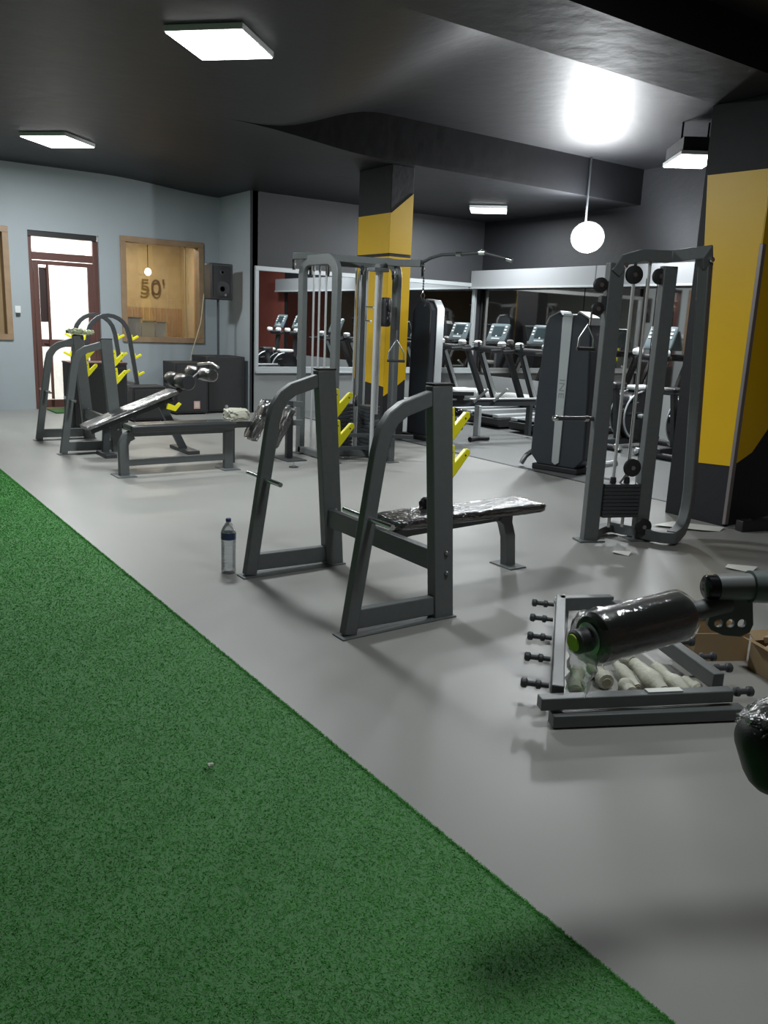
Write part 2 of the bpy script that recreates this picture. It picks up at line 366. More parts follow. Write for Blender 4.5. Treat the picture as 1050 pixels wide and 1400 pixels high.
# corridor behind the door, warm panelled room behind the windows
c = M(); c.box(2.7, 4.15, 15.0, 15.1, 0, 2.9); c.box(2.6, 2.7, YW+.2, 15.1, 0, 2.9); c.box(4.15, 4.22, YW+.2, 15.1, 0, 2.9); c.box(2.6, 4.22, YW+.2, 15.1, 2.8, 2.9); c.box(2.6, 4.22, YW+.2, 15.1, -.1, 0)
struct('wall_corridor', c, m_white)
area_lamp('corridor_light', (3.4, 14.3, 2.7), .8, 60, (1, .98, .94))
c = M(); c.box(4.22, 6.2, 15.9, 16.0, 0, 3.2); c.box(4.22, 4.26, YW+.2, 16, 0, 3.2); c.box(6.2, 6.3, YW+.2, 16, 0, 3.2); c.box(4.22, 6.3, YW+.2, 16, 3.0, 3.1); c.box(4.22, 6.3, YW+.2, 16, -.1, 0)
c.box(-.5, 2.6, 15.9, 16.0, 0, 3.2); c.box(-.6, -.5, YW+.2, 16, 0, 3.2); c.box(-.5, 2.6, YW+.2, 16, 3.0, 3.1); c.box(-.5, 2.6, YW+.2, 16, -.1, 0)
struct('wall_office', c, m_wood2)
wd = M()
o = struct('trim_7', M().box(5.0, 6.2, 15.86, 15.9, 0, 1.7), m_wood2)
for i in range(11): M().box(5.02+.11*i, 5.10+.11*i, 15.84, 15.86, 0, 1.62).build('slat', m_wood, o)
area_lamp('office_light', (5.2, 14.7, 2.9), .5, 42, (1, .87, .68))
area_lamp('office_light_left', (1.0, 14.7, 2.9), .5, 25, (1, .8, .5))
o = text_obj('wall_number', "50'", .42, (5.62, 15.83, 1.98), (PI/2, 0, 0), mat('dark_lettering', (.10, .06, .03), .5), sx=1.0)
tag(o, 'large brown number on the wall behind the wood framed window', 'lettering')
t = thing('pendant_lamp', 'small round pendant lamp glowing behind the wood framed window', 'lamp', (5.0, 14.3, 2.3))
M().lathe([(.02, -.06), (.05, -.03), (.055, 0), (.04, .04), (.015, .06)], (5.0, 14.3, 2.2)).build('bulb', mat('warm_bulb', (1, .9, .7), .5, emit=(1, .85, .6), estr=12), t)
M().cyl((5.0, 14.3, 2.26), (5.0, 14.3, 3.0), .006, 6).build('cord', rubber, t)
t = thing('sill_shelf', 'narrow wooden counter inside the wood framed window', 'counter', (5, 13.9, 1.0))
M().box(4.4, 5.9, YW+.22, 14.15, 1.06, 1.10).build('worktop', m_wood2, t)
M().box(4.45, 4.55, YW+.26, 14.1, 0, 1.06).build('leg', m_wood2, t); M().box(5.7, 5.8, YW+.26, 14.1, 0, 1.06).build('leg', m_wood2, t)
for i, (x0, x1, y0, z1, lab) in enumerate(((4.42, 4.68, 13.75, 1.42, 'tall white carton at the left end of the window counter'), (4.69, 4.92, 13.78, 1.37, 'pale carton between the tall white carton and the pink-white one'), (4.93, 5.12, 13.8, 1.36, 'pale carton at the right end of the carton row on the window counter'))):
    t = thing('carton', lab, 'box', ((x0+x1)/2, y0+.15, 1.10), group='cartons inside the window')
    M().box(x0, x1-.005, y0, y0+.3, 1.10, z1).build('box_body', m_paper, t); M().obox(((x0+x1)/2, y0-.04, z1+.01), (x1-x0-.01, .1, .004), Matrix.Rotation(-.3, 3, 'X')).build('flap', m_paper, t)
tag(M().box(5.15, 5.42, 13.78, 13.95, 1.10, 1.125).build('paper_pad', m_paper, bev=.002), 'flat white paper pad lying right of the cartons inside the window', 'paper')

t = thing('light_switch', 'small white wall switch left of the brown door', 'switch', (2.73, YW, 1.48))
M().box(2.69, 2.77, YW-.014, YW, 1.44, 1.54).build('plate', white_pl, t, .003); M().box(2.70, 2.76, YW-.022, YW, 1.395, 1.438).build('rocker', steel_dark, t, .002)
t = thing('door_mat', 'small green mat on the floor in front of the brown door', 'mat', (3.35, 13.2, 0))
M().box(3.05, 3.85, 12.85, 13.4, .0, .018).build('mat_base', mat('green_mat', (.05, .14, .04), .9, noise=.3, nscale=90, bump=.5, bscale=200), t, .004)
M().box(3.02, 3.88, 13.4, 13.46, 0, .03).build('threshold_strip', m_wood, t)

# ================================================================== CEILING LIGHTS
def panel(x, y, z, L, W, rz, lab, housing=.05, power=PANEL_W):
    t = thing('ceiling_light', lab, 'light', (x, y, z), R(rz), 'square ceiling light panels')
    M().box(-L/2, L/2, -W/2, W/2, .006, housing).build('housing', white_pl, t, .004, local=True)
    M().box(-L/2+.012, L/2-.012, -W/2+.012, W/2-.012, -.002, .006).build('diffuser', lamp_mat, t, local=True)
    a = area_lamp('panel_light', (x, y, z-.012), min(L, W)*.93, power, PANEL_COL, (0, 0, R(rz)))
    return t
panel(2.84, 6.40, 3.50, .61, .66, -47, 'large lit white square panel, nearest of the ceiling lights')
panel(2.84, 11.22, 3.50, .61, .66, -47, 'lit white ceiling panel above the brown door, far left')
panel(9.45, 10.75, 3.36, .60, .60, -43, 'lit white ceiling panel seen between the two yellow columns')
t4 = panel(8.83, 6.5, 3.50, .48, .78, -38, 'lit white ceiling panel beside the top of the right yellow column')
M().box(-.22, .22, -.36, .36, .05, .20).build('suspension_box', m_black, t4, local=True)
for sx_ in (-.15, .15): M().cyl((sx_, 0, .2), (sx_, 0, .43), .012, 8).build('hanger', m_black, t4, local=True)
panel(2.84, 1.6, 3.50, .61, .66, -47, 'unseen white ceiling panel added to light the near floor', power=PANEL_W*.36)  # dimmer panel out of view, added at the row spacing to light the near side
# flood lamp
t = thing('flood_lamp', 'glaring round flood lamp hanging below the far ceiling', 'lamp', (9.5, 8.62, 2.83))
d = V(-.70, -.60, .30).normalized()
M().lathe([(.10, -.16), (.16, -.12), (.23, 0), (.24, .02), (.225, .02)], (9.5, 8.62, 2.83), d, 24).build('reflector', chrome_dull, t)
M().lathe([(.222, .021), (.215, .03), (.05, .036)], (9.5, 8.62, 2.83), d, 24).build('lens', flood_mat, t)
M().cyl((9.5, 8.68, 3.02), (9.5, 8.68, 3.93), .015, 8).build('hanger', steel_dark, t)
def point(name, loc, p, r, col=(1, 1, 1)):
    l = bpy.data.lights.new(name, 'POINT'); l.energy = p; l.shadow_soft_size = r; l.color = col; o = bpy.data.objects.new(name, l); C.objects.link(o); o.location = loc
fl = area_lamp('flood_beam', tuple(V(9.5, 8.62, 2.83)+d*.05), .40, FLOOD_W*.14, (.93, .97, 1), d.to_track_quat('-Z', 'Y').to_euler()); fl.data.shape = 'DISK'
point('flood_spill', tuple(V(9.5, 8.62, 2.83)+d*.18+V(0, 0, .05)), FLOOD_W*.5, .1, (.93, .97, 1))

# ================================================================== BENCH PRESS RACK
def side_frame(t, y, sgn):
    """one side of the rack in local coordinates (front is -x)"""
    S = M(); S.rtube([(-.52, y, .01), (-.38, y, .90), (-.355, y, 1.0), (-.31, y, 1.065), (-.25, y, 1.105), (-.05, y, 1.165)], .05, .075, (0, 1, 0)); S.build('front_leg', steel, t, .005, True)
    U = M().rtube([(.06, y, .0), (-.034, y, 1.22)], .065, .124, (0, 1, 0)); u = U.build('upright', steel, t, .006, True)
    for z in (.25, .36):
        for yy in (-.034, .034): bolt((.075-.078*z, y+yy+.0, z), (0, math.copysign(1, yy), 0), .013, .012).build('bolt', chrome_dull, u, local=True)
    M().rtube([(-.50, y, .085), (.03, y, .075)], .047, .10, (0, 1, 0)).build('foot_rail', steel, t, .005, True)
    M().box(-.58, .13, y-.05, y+.05, 0, .008).build('foot_plate', steel, t, .002, True)
    M().box(-.092, .03, y-.035, y+.035, 1.217, 1.228).build('end_cap', rubber, t, .003, True)
    h = M(); h.cyl((-.43, y-.21, .585), (-.43, y+.21, .585), .014); h.build('weight_horn', chrome, t, 0, True)
    for z in (1.07, .88):
        x = .122-.078*z
        k = M().prism([(x-.008, z+.035), (x+.026, z+.035), (x+.034, z-.055), (x+.105, z+.012), (x+.128, z+.01), (x+.132, z-.014), (x+.045, z-.115), (x+.02, z-.14), (x, z-.14)], .028, (0, y, 0), (1, 0, 0), (0, 0, 1))
        hk = k.build('bar_hook', yellow_pl, t, .004, True)
        for q in ((x+.01, z), (x+.10, z-.02)):
            s_ = M(); s_.lathe([(.005, 0), (.004, .003)], (q[0], y-.014, q[1]), (0, -1, 0), 8); s_.build('rivet', rubber, hk, local=True)
def bench_rack(name, label, loc, bench=True):
    t = thing(name, label, 'gym rack', loc)
    side_frame(t, -.55, -1); side_frame(t, .55, 1)
    M().rtube([(.02, -.52, .31), (.02, .52, .31)], .05, .11, (1, 0, 0)).build('cross_beam', steel, t, .005, True)
    return t
rack = bench_rack('bench_press_rack', 'charcoal bench press rack standing beside the water bottle', (2.6, 3.75, 0))
M().rtube([(.05, 0, .30), (.25, 0, .325), (1.03, 0, .345)], .05, .06, (0, 1, 0)).build('bench_rail', steel, rack, .005, True)
M().rtube([(.95, 0, .345), (1.0, 0, .31), (1.04, 0, .2), (1.06, 0, .0)], .065, .075, (0, 1, 0)).build('leg', steel, rack, .005, True)
M().box(.99, 1.13, -.10, .10, 0, .008).build('foot_plate', steel, rack, .002, True)
M().prism([(.90, .35), (1.05, .35), (1.05, .15), (1.02, .28)], .05, (0, 0, 0), (1, 0, 0), (0, 0, 1)).build('gusset', steel, rack, .003, True)
pad = M().rbox((.66, 0, .395), (1.14, .27, .058), .025, 12).build('bench_pad', vinyl, rack, 0, True)
M().rbox((.66, 0, .395), (1.15, .28, .062), .028, 14, jit=.0035, seed=4).build('plastic_wrap', wrap_heavy, pad, local=True)
for yy in (-.07, .09): M().rbox((.44, yy, .45), (.11, .055, .075), .03, 5, jit=.006, seed=int(yy*99)+12).build('wrapped_hardware', black_gloss, rack, 0, True)
rackA = dup(rack, (2.74, 9.66, 0), label='charcoal rack in front of the brown door, draped with pale film')
for ch in list(rackA.children):
    if ch.name.split('.')[0] in ('wrapped_hardware', 'bench_pad', 'bench_rail', 'leg', 'gusset') or (ch.name.startswith('foot_plate') and len(ch.data.vertices) and max(v.co.x for v in ch.data.vertices) > .9):
        for g_ in list(ch.children): bpy.data.objects.remove(g_)
        bpy.data.objects.remove(ch)
k = M().rbox((2.69, 10.2, 1.268), (.20, .14, .05), .024, 8, jit=.014, seed=8); k.rbox((2.80, 10.12, 1.262), (.12, .10, .045), .02, 6, jit=.012, seed=9)
tag(k.build('packing_film', mat('pale_green_film', (.6, .64, .42), .35, bump=.5, bscale=40)), 'crumpled pale film draped on top of the far rack upright', 'plastic film')

# flat bench beside the far rack
t = thing('flat_bench', 'low black flat bench in front of the far rack', 'bench', (2.95, 7.68, 0))
M().rbox((2.98, 7.68, .455), (1.06, .28, .075), .03, 10).build('bench_pad', vinyl, t)
M().rtube([(2.47, 7.68, .395), (3.49, 7.68, .395)], .05, .05, (0, 1, 0)).build('top_rail', steel, t, .004)
M().rtube([(2.41, 7.68, 0), (2.41, 7.68, .30), (2.44, 7.68, .36), (2.50, 7.68, .39)], .06, .09, (0, 1, 0)).build('leg', steel, t, .005)
M().rtube([(3.47, 7.68, 0), (3.47, 7.68, .39)], .06, .09, (0, 1, 0)).build('leg', steel, t, .005)
M().rtube([(2.44, 7.68, .125), (3.44, 7.68, .125)], .05, .06, (0, 1, 0)).build('lower_rail', steel, t, .004)
for x in (2.41, 3.47): M().box(x-.09, x+.09, 7.56, 7.80, 0, .008).build('foot_plate', steel, t, .002)

# decline bench with rollers
t = thing('decline_bench', 'decline bench with wrapped pad and roller pads before the subwoofers', 'bench', (2.9, 8.9, 0))
ang = math.atan2(.69-.33, 3.36-2.4); ry = Matrix.Rotation(-ang, 3, 'Y')
p = M().rbox((2.88, 8.9, .49), (1.06, .27, .05), .024, 10, rot=ry).build('bench_pad', vinyl, t)
M().rbox((2.88, 8.9, .495), (1.07, .28, .052), .024, 12, rot=ry, jit=.003, seed=3).build('plastic_wrap', film('bright_wrap', base=.45, k=.9, rough=.25, bscale=12), p)
M().rtube([(2.45, 8.9, .27), (3.35, 8.9, .60)], .05, .07, (0, 1, 0)).build('spine', steel_dark, t, .004)
M().rtube([(3.22, 8.9, .55), (3.48, 8.9, .02)], .06, .08, (0, 1, 0)).build('leg', steel_dark, t, .004)
M().rtube([(2.62, 8.9, .30), (2.60, 8.9, .02)], .06, .07, (0, 1, 0)).build('leg', steel_dark, t, .004)
M().box(3.42, 3.56, 8.62, 9.18, 0, .04).build('foot_bar', steel_dark, t, .004); M().box(2.54, 2.66, 8.68, 9.03, 0, .04).build('foot_bar', steel_dark, t, .004)
M().rtube([(3.30, 8.9, .60), (3.52, 8.9, .74), (3.72, 8.9, .90)], .05, .05, (0, 1, 0)).build('roller_post', steel_dark, t, .004)
M().tube([(3.44, 8.62, .79), (3.44, 8.64, .79), (3.44, 8.86, .79), (3.44, 8.88, .79)], [.07, .085, .085, .07], 20).build('roller_pad', vinyl, t)
M().tube([(3.44, 8.92, .79), (3.44, 8.94, .79), (3.44, 9.16, .79), (3.44, 9.18, .79)], [.07, .085, .085, .07], 20).build('roller_pad', vinyl, t)
for i, (a, c_) in enumerate(((8.58, 8.84), (8.96, 9.22))):
    r_ = M().tube([(3.70, a, .87), (3.70, a+.02, .87), (3.70, c_-.02, .87), (3.70, c_, .87)], [.055, .068, .068, .055], 18).build('roller_pad', vinyl, t)
    M().tube([(3.70, a-.01, .87), (3.70, a+.02, .87), (3.70, c_, .87)], [.05, .073, .073], 18).build('plastic_wrap', wrap_heavy, r_)
M().tube([(3.78, 8.62, .96), (3.82, 8.85, .985), (3.82, 8.95, .985), (3.78, 9.18, .96)], .016, 10).build('grip_bar', chrome, t)
M().prism([(3.23, .50), (3.25, .56), (3.33, .53), (3.37, .57), (3.40, .55), (3.33, .47)], .03, (0, 8.75, 0), (1, 0, 0), (0, 0, 1)).build('bar_hook', yellow_pl, t, .003)

# arched barbell rack
t = thing('barbell_rack', 'double arched rack with yellow hooks behind the far rack', 'gym rack', (3.6, 12.1, 0))
for yy, dx in ((12.0, 0), (12.45, -.06)):
    pts = [(3.20+dx, yy, 0), (3.32+dx, yy, 1.18)]+[(3.61+dx-.28*math.cos(R(a)), yy, 1.19+.27*math.sin(R(a))) for a in range(10, 171, 16)]+[(3.90+dx, yy, 1.18), (4.07+dx, yy, .0)]
    a_ = M().rtube(pts, .05, .055, (0, 1, 0)).build('arch', steel_dark, t, .004)
    M().box(3.14+dx, 4.14+dx, yy-.05, yy+.05, 0, .012).build('foot_plate', steel_dark, t, .002)
    for z in (1.17, .91, .66):
        xx = 3.90+dx+(1.18-z)*.144+.03
        M().prism([(xx-.01, z+.03), (xx+.012, z+.03), (xx+.02, z-.015), (xx+.09, z+.025), (xx+.11, z+.0), (xx+.02, z-.05), (xx-.01, z-.05)], .03, (0, yy, 0), (1, 0, 0), (0, 0, 1)).build('bar_hook', yellow_pl, t, .003)
        xl = 3.32+dx-(1.18-z)*.10-.03
        M().prism([(xl+.01, z+.03), (xl-.012, z+.03), (xl-.02, z-.015), (xl-.09, z+.025), (xl-.11, z), (xl-.02, z-.05), (xl+.01, z-.05)], .03, (0, yy, 0), (1, 0, 0), (0, 0, 1)).build('bar_hook', yellow_pl, t, .003)
for x, z in ((3.26, .5), (3.98, .5)): M().rtube([(x, 12.0, z), (x-.03, 12.45, z)], .04, .04, (1, 0, 0)).build('spreader', steel_dark, t, .003)

# black box and the loudspeakers
def speaker_box(name, label, cat, x0, x1, y0, y1, z0, z1, group=None, wood=False):
    t = thing(name, label, cat, ((x0+x1)/2, (y0+y1)/2, z0), group=group)
    M().box(x0, x1, y0, y1, z0+.02, z1).build('cabinet', mat('black_cabinet', (.018, .018, .02), .6, noise=.2, nscale=30, bump=.2, bscale=200), t, .012)
    for x in (x0+.05, x1-.05):
        for y in (y0+.05, y1-.05): M().lathe([(.022, 0), (.026, .02)], (x, y, z0)).build('rubber_foot', rubber, t)
    g_ = M().box(x0+.03, x1-.03, y0-.012, y0, z0+.05, z1-.04).build('grille', mat('black_grille', (.014, .014, .015), .5, bump=.8, bscale=350), t, .006)
    if wood: M().box(x0-.005, x1+.005, y0-.005, y1+.005, z1, z1+.025).build('top_board', mat('reddish_brown_board', (.09, .035, .03), .5), t, .003)
    return t
speaker_box('equipment_case', 'big black case with reddish top edge behind the far rack', 'case', 2.80, 3.52, 10.95, 11.35, 0, .84, wood=True)
speaker_box('subwoofer', 'low black subwoofer between the arched rack and the other subwoofers', 'speaker', 3.78, 4.27, 11.55, 11.95, 0, .50)
sb = speaker_box('subwoofer', 'black subwoofer with a small pale sticker', 'speaker', 4.66, 5.20, 12.25, 12.75, 0, .80)
stick = M().box(4.96, 5.06, 12.233, 12.237, .09, .21).build('sticker', mat('pink_sticker', (.55, .33, .3), .6), sb)
M().box(4.975, 5.045, 12.231, 12.233, .11, .19).build('sticker_center', mat('beige_sticker', (.6, .5, .42), .6), stick)
sb2 = speaker_box('subwoofer', 'tall black subwoofer in the corner carrying the speaker pole', 'speaker', 5.22, 5.88, 12.35, 12.95, 0, .89)
M().lathe([(.03, 0), (.03, .006), (.012, .01)], (5.55, 12.337, .10), (0, -1, 0), 12).build('badge', chrome_dull, sb2)
t = thing('pa_speaker', 'black loudspeaker mounted on a thin pole in the corner', 'speaker', (5.55, 12.65, .89))
M().cyl((5.55, 12.65, .89), (5.55, 12.65, 1.78), .018).build('pole', steel_dark, t)
f = M(); f.prism([(5.36, -.17), (5.74, -.17), (5.72, .14), (5.38, .14)], .55, (0, 12.66, 2.04), (1, 0, 0), (0, 1, 0)); cab = f.build('cabinet', mat('black_speaker_plastic', (.03, .03, .032), .5, bump=.2, bscale=200), t, .02)
M().box(5.40, 5.70, 12.475, 12.49, 1.80, 2.28).build('grille', mat('black_grille', (.014, .014, .015), .5), t, .008)
M().lathe([(.12, 0), (.10, .005), (.04, .0)], (5.55, 12.474, 1.93), (0, -1, 0), 24).build('woofer', rubber, t)
M().lathe([(.05, 0), (.04, .005), (.02, .0)], (5.55, 12.474, 2.18), (0, -1, 0), 20).build('horn', rubber, t)
M().lathe([(.02, 0), (.02, .006)], (5.60, 12.474, 1.84), (0, -1, 0), 12).build('badge', chrome, t)
cb = M().tube([(5.38, 12.80, 1.85), (5.34, 12.85, 1.4), (5.22, 12.95, .9), (5.16, 13.0, .4), (5.16, 13.02, .01)], .007, 6).build('cable', mat('yellow_cable', (.5, .47, .3), .6))
tag(cb, 'thin pale cable hanging from the pole speaker behind the subwoofers', 'cable')

# ================================================================== WATER BOTTLE
t = thing('water_bottle', 'clear plastic water bottle with navy label on the grey floor', 'bottle', (2.0, 4.42, 0))
prof = [(.036, 0), (.043, .006), (.044, .02)]
for i in range(9): z = .03+i*.018; prof += [(.044, z), (.042, z+.005), (.042, z+.009), (.044, z+.014)]
prof += [(.044, .20), (.0445, .25), (.042, .265), (.034, .285), (.021, .305), (.014, .312), (.014, .325)]
bt = M().lathe(prof, (2.0, 4.42, 0), seg=24).build('body', bottle_glass, t)
M().lathe([(.0455, 0), (.0455, .04)], (2.0, 4.42, .212), seg=24, caps=False).build('label_band', m_label, t)
M().lathe([(.016, 0), (.0165, .002), (.0165, .016), (.014, .019)], (2.0, 4.42, .318), seg=16).build('cap', m_label, t)

# ================================================================== RIGHT CABLE TOWER (dual posts, bent back tube)
t = thing('cable_tower', 'charcoal cable tower with twin silver rods beside the right yellow column', 'cable machine', (5.0, 3.85, 0))
ux = V(.93, -.37, 0).normalized()
N0, M0 = V(4.66, 3.95, 0), V(5.04, 3.80, 0)
for nm, p0, wd_ in (('front_post', N0, .115), ('middle_post', M0, .105)):
    M().rtube([p0, p0+V(0, 0, 1.97)], .07, wd_, (-ux.y, ux.x, 0)).build(nm, steel, t, .006)
    M().obox(p0+V(0, 0, .006), (.20, .13, .012), Matrix.Rotation(math.atan2(ux.y, ux.x), 3, 'Z')).build('foot_plate', steel, t, .002)
side = V(-.37, -.93, 0)
# curved base rail sweeping round and up into the back tube
M().rtube([V(4.72, 3.96, .05), V(4.93, 4.03, .05), V(5.02, 3.98, .05)], .06, .07, (0, 0, 1)).build('cross_foot', steel, t, .004)
pts = [V(4.98, 4.02, .06), V(5.03, 3.80, .06), V(5.06, 3.62, .06), V(5.13, 3.56, .06)]
M().rtube(pts, .08, .07, (0, 0, 1)).build('base_rail', steel, t, .004)
b0 = V(5.11, 3.57, .06); e = V(.30, .10, 0)
bp = [b0, b0+e*.35+V(0, 0, .005), b0+e*.65+V(0, 0, .03), b0+e*.85+V(0, 0, .09), b0+e*.97+V(0, 0, .18), b0+e*1.0+V(0, 0, .32), b0+e*.62+V(0, 0, 1.0), b0+e*.10+V(0, 0, 1.92)]
M().rtube(bp, .075, .095, V(e.y, -e.x, 0)).build('back_tube', steel, t, .008)
# head
head = M().rtube([N0+V(-.02, 0, 1.90), N0+V(.04, -.02, 1.99), N0+V(.16, -.07, 2.03), M0+V(-.04, -.02, 2.03), b0+e*-.1+V(0, 0, 2.0), b0+e*.08+V(0, 0, 1.90)], .09, .075, V(-ux.y, ux.x, 0)).build('head_beam', steel, t, .006)
bolt(N0+V(.03, -.055, 1.955), (-.3, -.9, 0), .02, .02).build('bolt', chrome, head); bolt(b0+e*.0+V(0, -.05, 1.95), (-.3, -.9, 0), .02, .02).build('bolt', chrome, head)
def pulley(c, axis, r, par, nm='pulley'):
    a = Vector(axis).normalized()
    o_ = M().lathe([(r*.9, -.014), (r, -.012), (r*.86, -.003), (r*.86, .003), (r, .012), (r*.9, .014)], c, a, 24).build(nm, rubber, par)
    M().lathe([(.016, -.02), (.016, .02)], c, a, 10).build('hub', chrome_dull, o_)
    return o_
pn = V(-ux.y, ux.x, 0)*-1
pulley(N0+V(.135, -.055, 1.90), pn, .062, t); pulley(M0-V(.055, -.025, 0)+V(0, 0, 1.90), pn, .055, t)
mid = (N0+M0)/2
for k in (-.055, .055):
    q = mid+ux*k+V(0, 0, .0)
    M().cyl(q+V(0, 0, .10), q+V(0, 0, 1.99), .012, 12).build('guide_rod', rod, t)
    M().lathe([(.018, 0), (.024, .004), (.02, .045)], q+V(0, 0, .432), (0, 0, 1), 12).build('bushing', rubber, t)
for i in range(9):
    z = .185+i*.028
    M().obox(mid+V(0, 0, z+.012), (.29, .12, .024), Matrix.Rotation(math.atan2(ux.y, ux.x), 3, 'Z')).build('weight_plate', steel_dark, t, .002)
pulley(mid+ux*.03+V(.03, -.04, .55), pn, .065, t)
M().tube([mid+V(0, 0, .43), mid+ux*.03+V(.03, -.03, .55)], .008, 6).build('pulley_link', chrome_dull, t)
pulley(M0+V(-.04, -.06, .115), pn, .062, t)
M().cyl(mid+V(.02, -.04, .6), mid+V(.02, -.03, 1.88), .003, 6).build('cable', rubber, t); M().cyl(mid+ux*.11+V(0, -.02, .2), mid+ux*.11+V(0, -.02, 1.88), .003, 6).build('cable', rubber, t)
# carriage with pulleys, D handle and low bar on the left of the front post
cA = N0+V(-.09, .03, 0)
M().obox(cA+V(.05, -.01, 1.70), (.10, .05, .10), Matrix.Rotation(math.atan2(ux.y, ux.x), 3, 'Z')).build('carriage', steel_dark, t, .005)
pulley(cA+V(-.01, 0, 1.82), pn, .05, t); pulley(cA+V(-.02, 0, 1.66), pn, .045, t)
M().tube([cA+V(-.05, .02, 1.64), cA+V(-.055, .02, 1.55)], .008, 8).build('clip', chrome, t)
dh = cA+V(-.08, .02, 0)
M().tube([dh+V(-.055, .02, 1.385), dh+V(-.05, .02, 1.46), dh+V(0, 0, 1.55), dh+V(.05, -.02, 1.46), dh+V(.055, -.02, 1.385)], .007, 8).build('handle_strap', chrome_dull, t)
M().cyl(dh+V(-.065, .022, 1.385), dh+V(.065, -.022, 1.385), .013, 12).build('hand_grip', rubber, t)
# short bar leaning out of the front post
lb = M().tube([N0+V(-.05, .02, .90), N0+V(-.33, .12, .90)], .016, 12).build('side_handle', steel_dark, t)
M().lathe([(.02, 0), (.022, .02), (.014, .035)], N0+V(-.32, .116, .90), (-.94, .34, 0), 12).build('chrome_tip', chrome, lb); M().lathe([(.02, 0), (.02, .03)], N0+V(-.09, .035, .90), (-.94, .34, 0), 12).build('chrome_collar', chrome, lb)

# ================================================================== SHROUDED TOWERS
def shroud_tower(name, label, loc, rz, w, dpt, h, group, txt=True):
    t = thing(name, label, 'weight tower', loc, rz, group)
    # local: front faces -x, width along y
    out = [(-w/2+.10, .05), (-w/2, .16), (-w/2+.015, h*.45), (-w/2+.06, h-.16), (-w/2+.10, h-.06), (-w*.17, h), (-w*.13, h-.03), (-w*.1, h-.035),
           (w*.1, h-.035), (w*.13, h-.03), (w*.17, h), (w/2-.10, h-.06), (w/2-.06, h-.16), (w/2-.015, h*.45), (w/2, .16), (w/2-.10, .05)]
    M().prism(out, dpt, (0, 0, 0), (0, 1, 0), (0, 0, 1)).build('shroud', shroud, t, .02, True)
    s_ = M().prism([(-.045, .10), (0, .07), (.045, .10), (.06, h-.05), (-.06, h-.05)], .02, (-dpt/2-.008, 0, 0), (0, 1, 0), (0, 0, 1)).build('silver_strip', silver, t, .006, True)
    M().box(-dpt/2-.01, dpt/2+.01, -.055, .055, h-.05, h-.02).build('top_strip', silver, t, .006, True)
    for sy in (-1, 1): M().prism([(sy*(w*.14), h-.02), (sy*(w*.17), h+.012), (sy*(w/2-.09), h-.05), (sy*(w/2-.055), h-.13), (sy*(w/2-.07), h-.13), (sy*(w/2-.11), h-.07), (sy*w*.17, h-.01)], dpt*.9, (0, 0, 0), (0, 1, 0), (0, 0, 1)).build('shroud_cap', chrome_dull, t, .004, True)
    M().box(-dpt/2-.03, dpt/2+.03, -w/2+.05, w/2-.05, 0, .06).build('base', rubber, t, .01, True)
    if txt:
        o_ = text_obj('strip_lettering', 'INE', .092, (0, 0, 0), (0, 0, 0), silver_txt); o_.parent = t; o_.location = (-dpt/2-.019, 0, .86)
        o_.matrix_local = Matrix.Translation((-dpt/2-.0195, 0.0, .90)) @ Matrix(((0, 0, -1, 0), (0, -1, 0, 0), (-1, 0, 0, 0), (0, 0, 0, 1))) @ Matrix.Diagonal((1.5, 1, 1, 1))
    return t
tw = shroud_tower('shrouded_weight_tower', 'dark rounded weight tower with vertical silver strip and lettering', (6.80, 6.25, 0), R(14), .66, .26, 1.70, 'shrouded weight towers')
M().tube([(.0, .36, .18), (-.1, .40, .12), (-.12, .44, .03)], .03, 10).build('adjuster_foot', chrome_dull, tw, 0, True)
M().tube([(.05, -.33, .12), (.05, -.48, .12), (.05, -.62, .16)], .035, 10).build('side_stub', chrome_dull, tw, 0, True)

t = thing('seated_row_machine', 'row machine with slim shrouded tower, white seat and long low rail', 'gym machine', (7.4, 8.6, 0))
M().prism([(8.70, .05), (8.70, 1.70), (8.78, 1.80), (8.95, 1.82), (9.08, 1.74), (9.12, 1.55), (9.12, .05)], .17, (6.86, 0, 0), (0, 1, 0), (0, 0, 1)).build('shroud', shroud, t, .02)
M().prism([(8.685, .35), (8.685, 1.72), (8.77, 1.83), (8.95, 1.845), (8.95, 1.825), (8.775, 1.81), (8.70, 1.70), (8.70, .35)], .12, (6.93, 0, 0), (0, 1, 0), (0, 0, 1)).build('silver_strip', silver, t, .004)
M().box(6.72, 7.0, 8.64, 9.18, 0, .06).build('base', rubber, t, .01)
M().rtube([(6.95, 8.62, .50), (8.50, 8.42, .50)], .09, .07, (0, 0, 1)).build('rail', steel_dark, t, .005)
M().cyl((7.05, 8.56, .555), (8.48, 8.38, .555), .014).build('guide_rod', rod, t)
M().rbox((7.22, 8.58, .66), (.42, .30, .09), .04, 8).build('seat', mat('white_vinyl', (.75, .77, .76), .4), t)
M().rtube([(7.22, 8.58, .54), (7.22, 8.58, .62)], .12, .12, (0, 1, 0)).build('seat_carriage', rubber, t, .004)
M().rtube([(7.50, 8.48, .03), (7.50, 8.48, .47)], .10, .05, (0, 1, 0)).build('post', silver, t, .006)
M().tube([(7.28, 8.36, .035), (7.45, 8.42, .035), (7.62, 8.36, .035)], .032, 10).build('foot_bar', rubber, t)
M().rtube([(8.42, 8.43, .03), (8.42, 8.43, .47)], .08, .06, (0, 1, 0)).build('rear_post', steel_dark, t, .005)
for x in (7.38, 7.74):
    hd = M().cyl((x, 8.45, .52), (x+.20, 8.42, .68), .018).build('hand_lever', chrome_dull, t)
    M().lathe([(.02, 0), (.024, .012), (.012, .024)], (x+.20, 8.42, .68), (.78, -.1, .6), 10).build('lever_tip', white_pl, hd)
M().rbox((7.08, 8.45, .30), (.16, .22, .30), .05, 7).build('drive_cover', black_gloss, t)
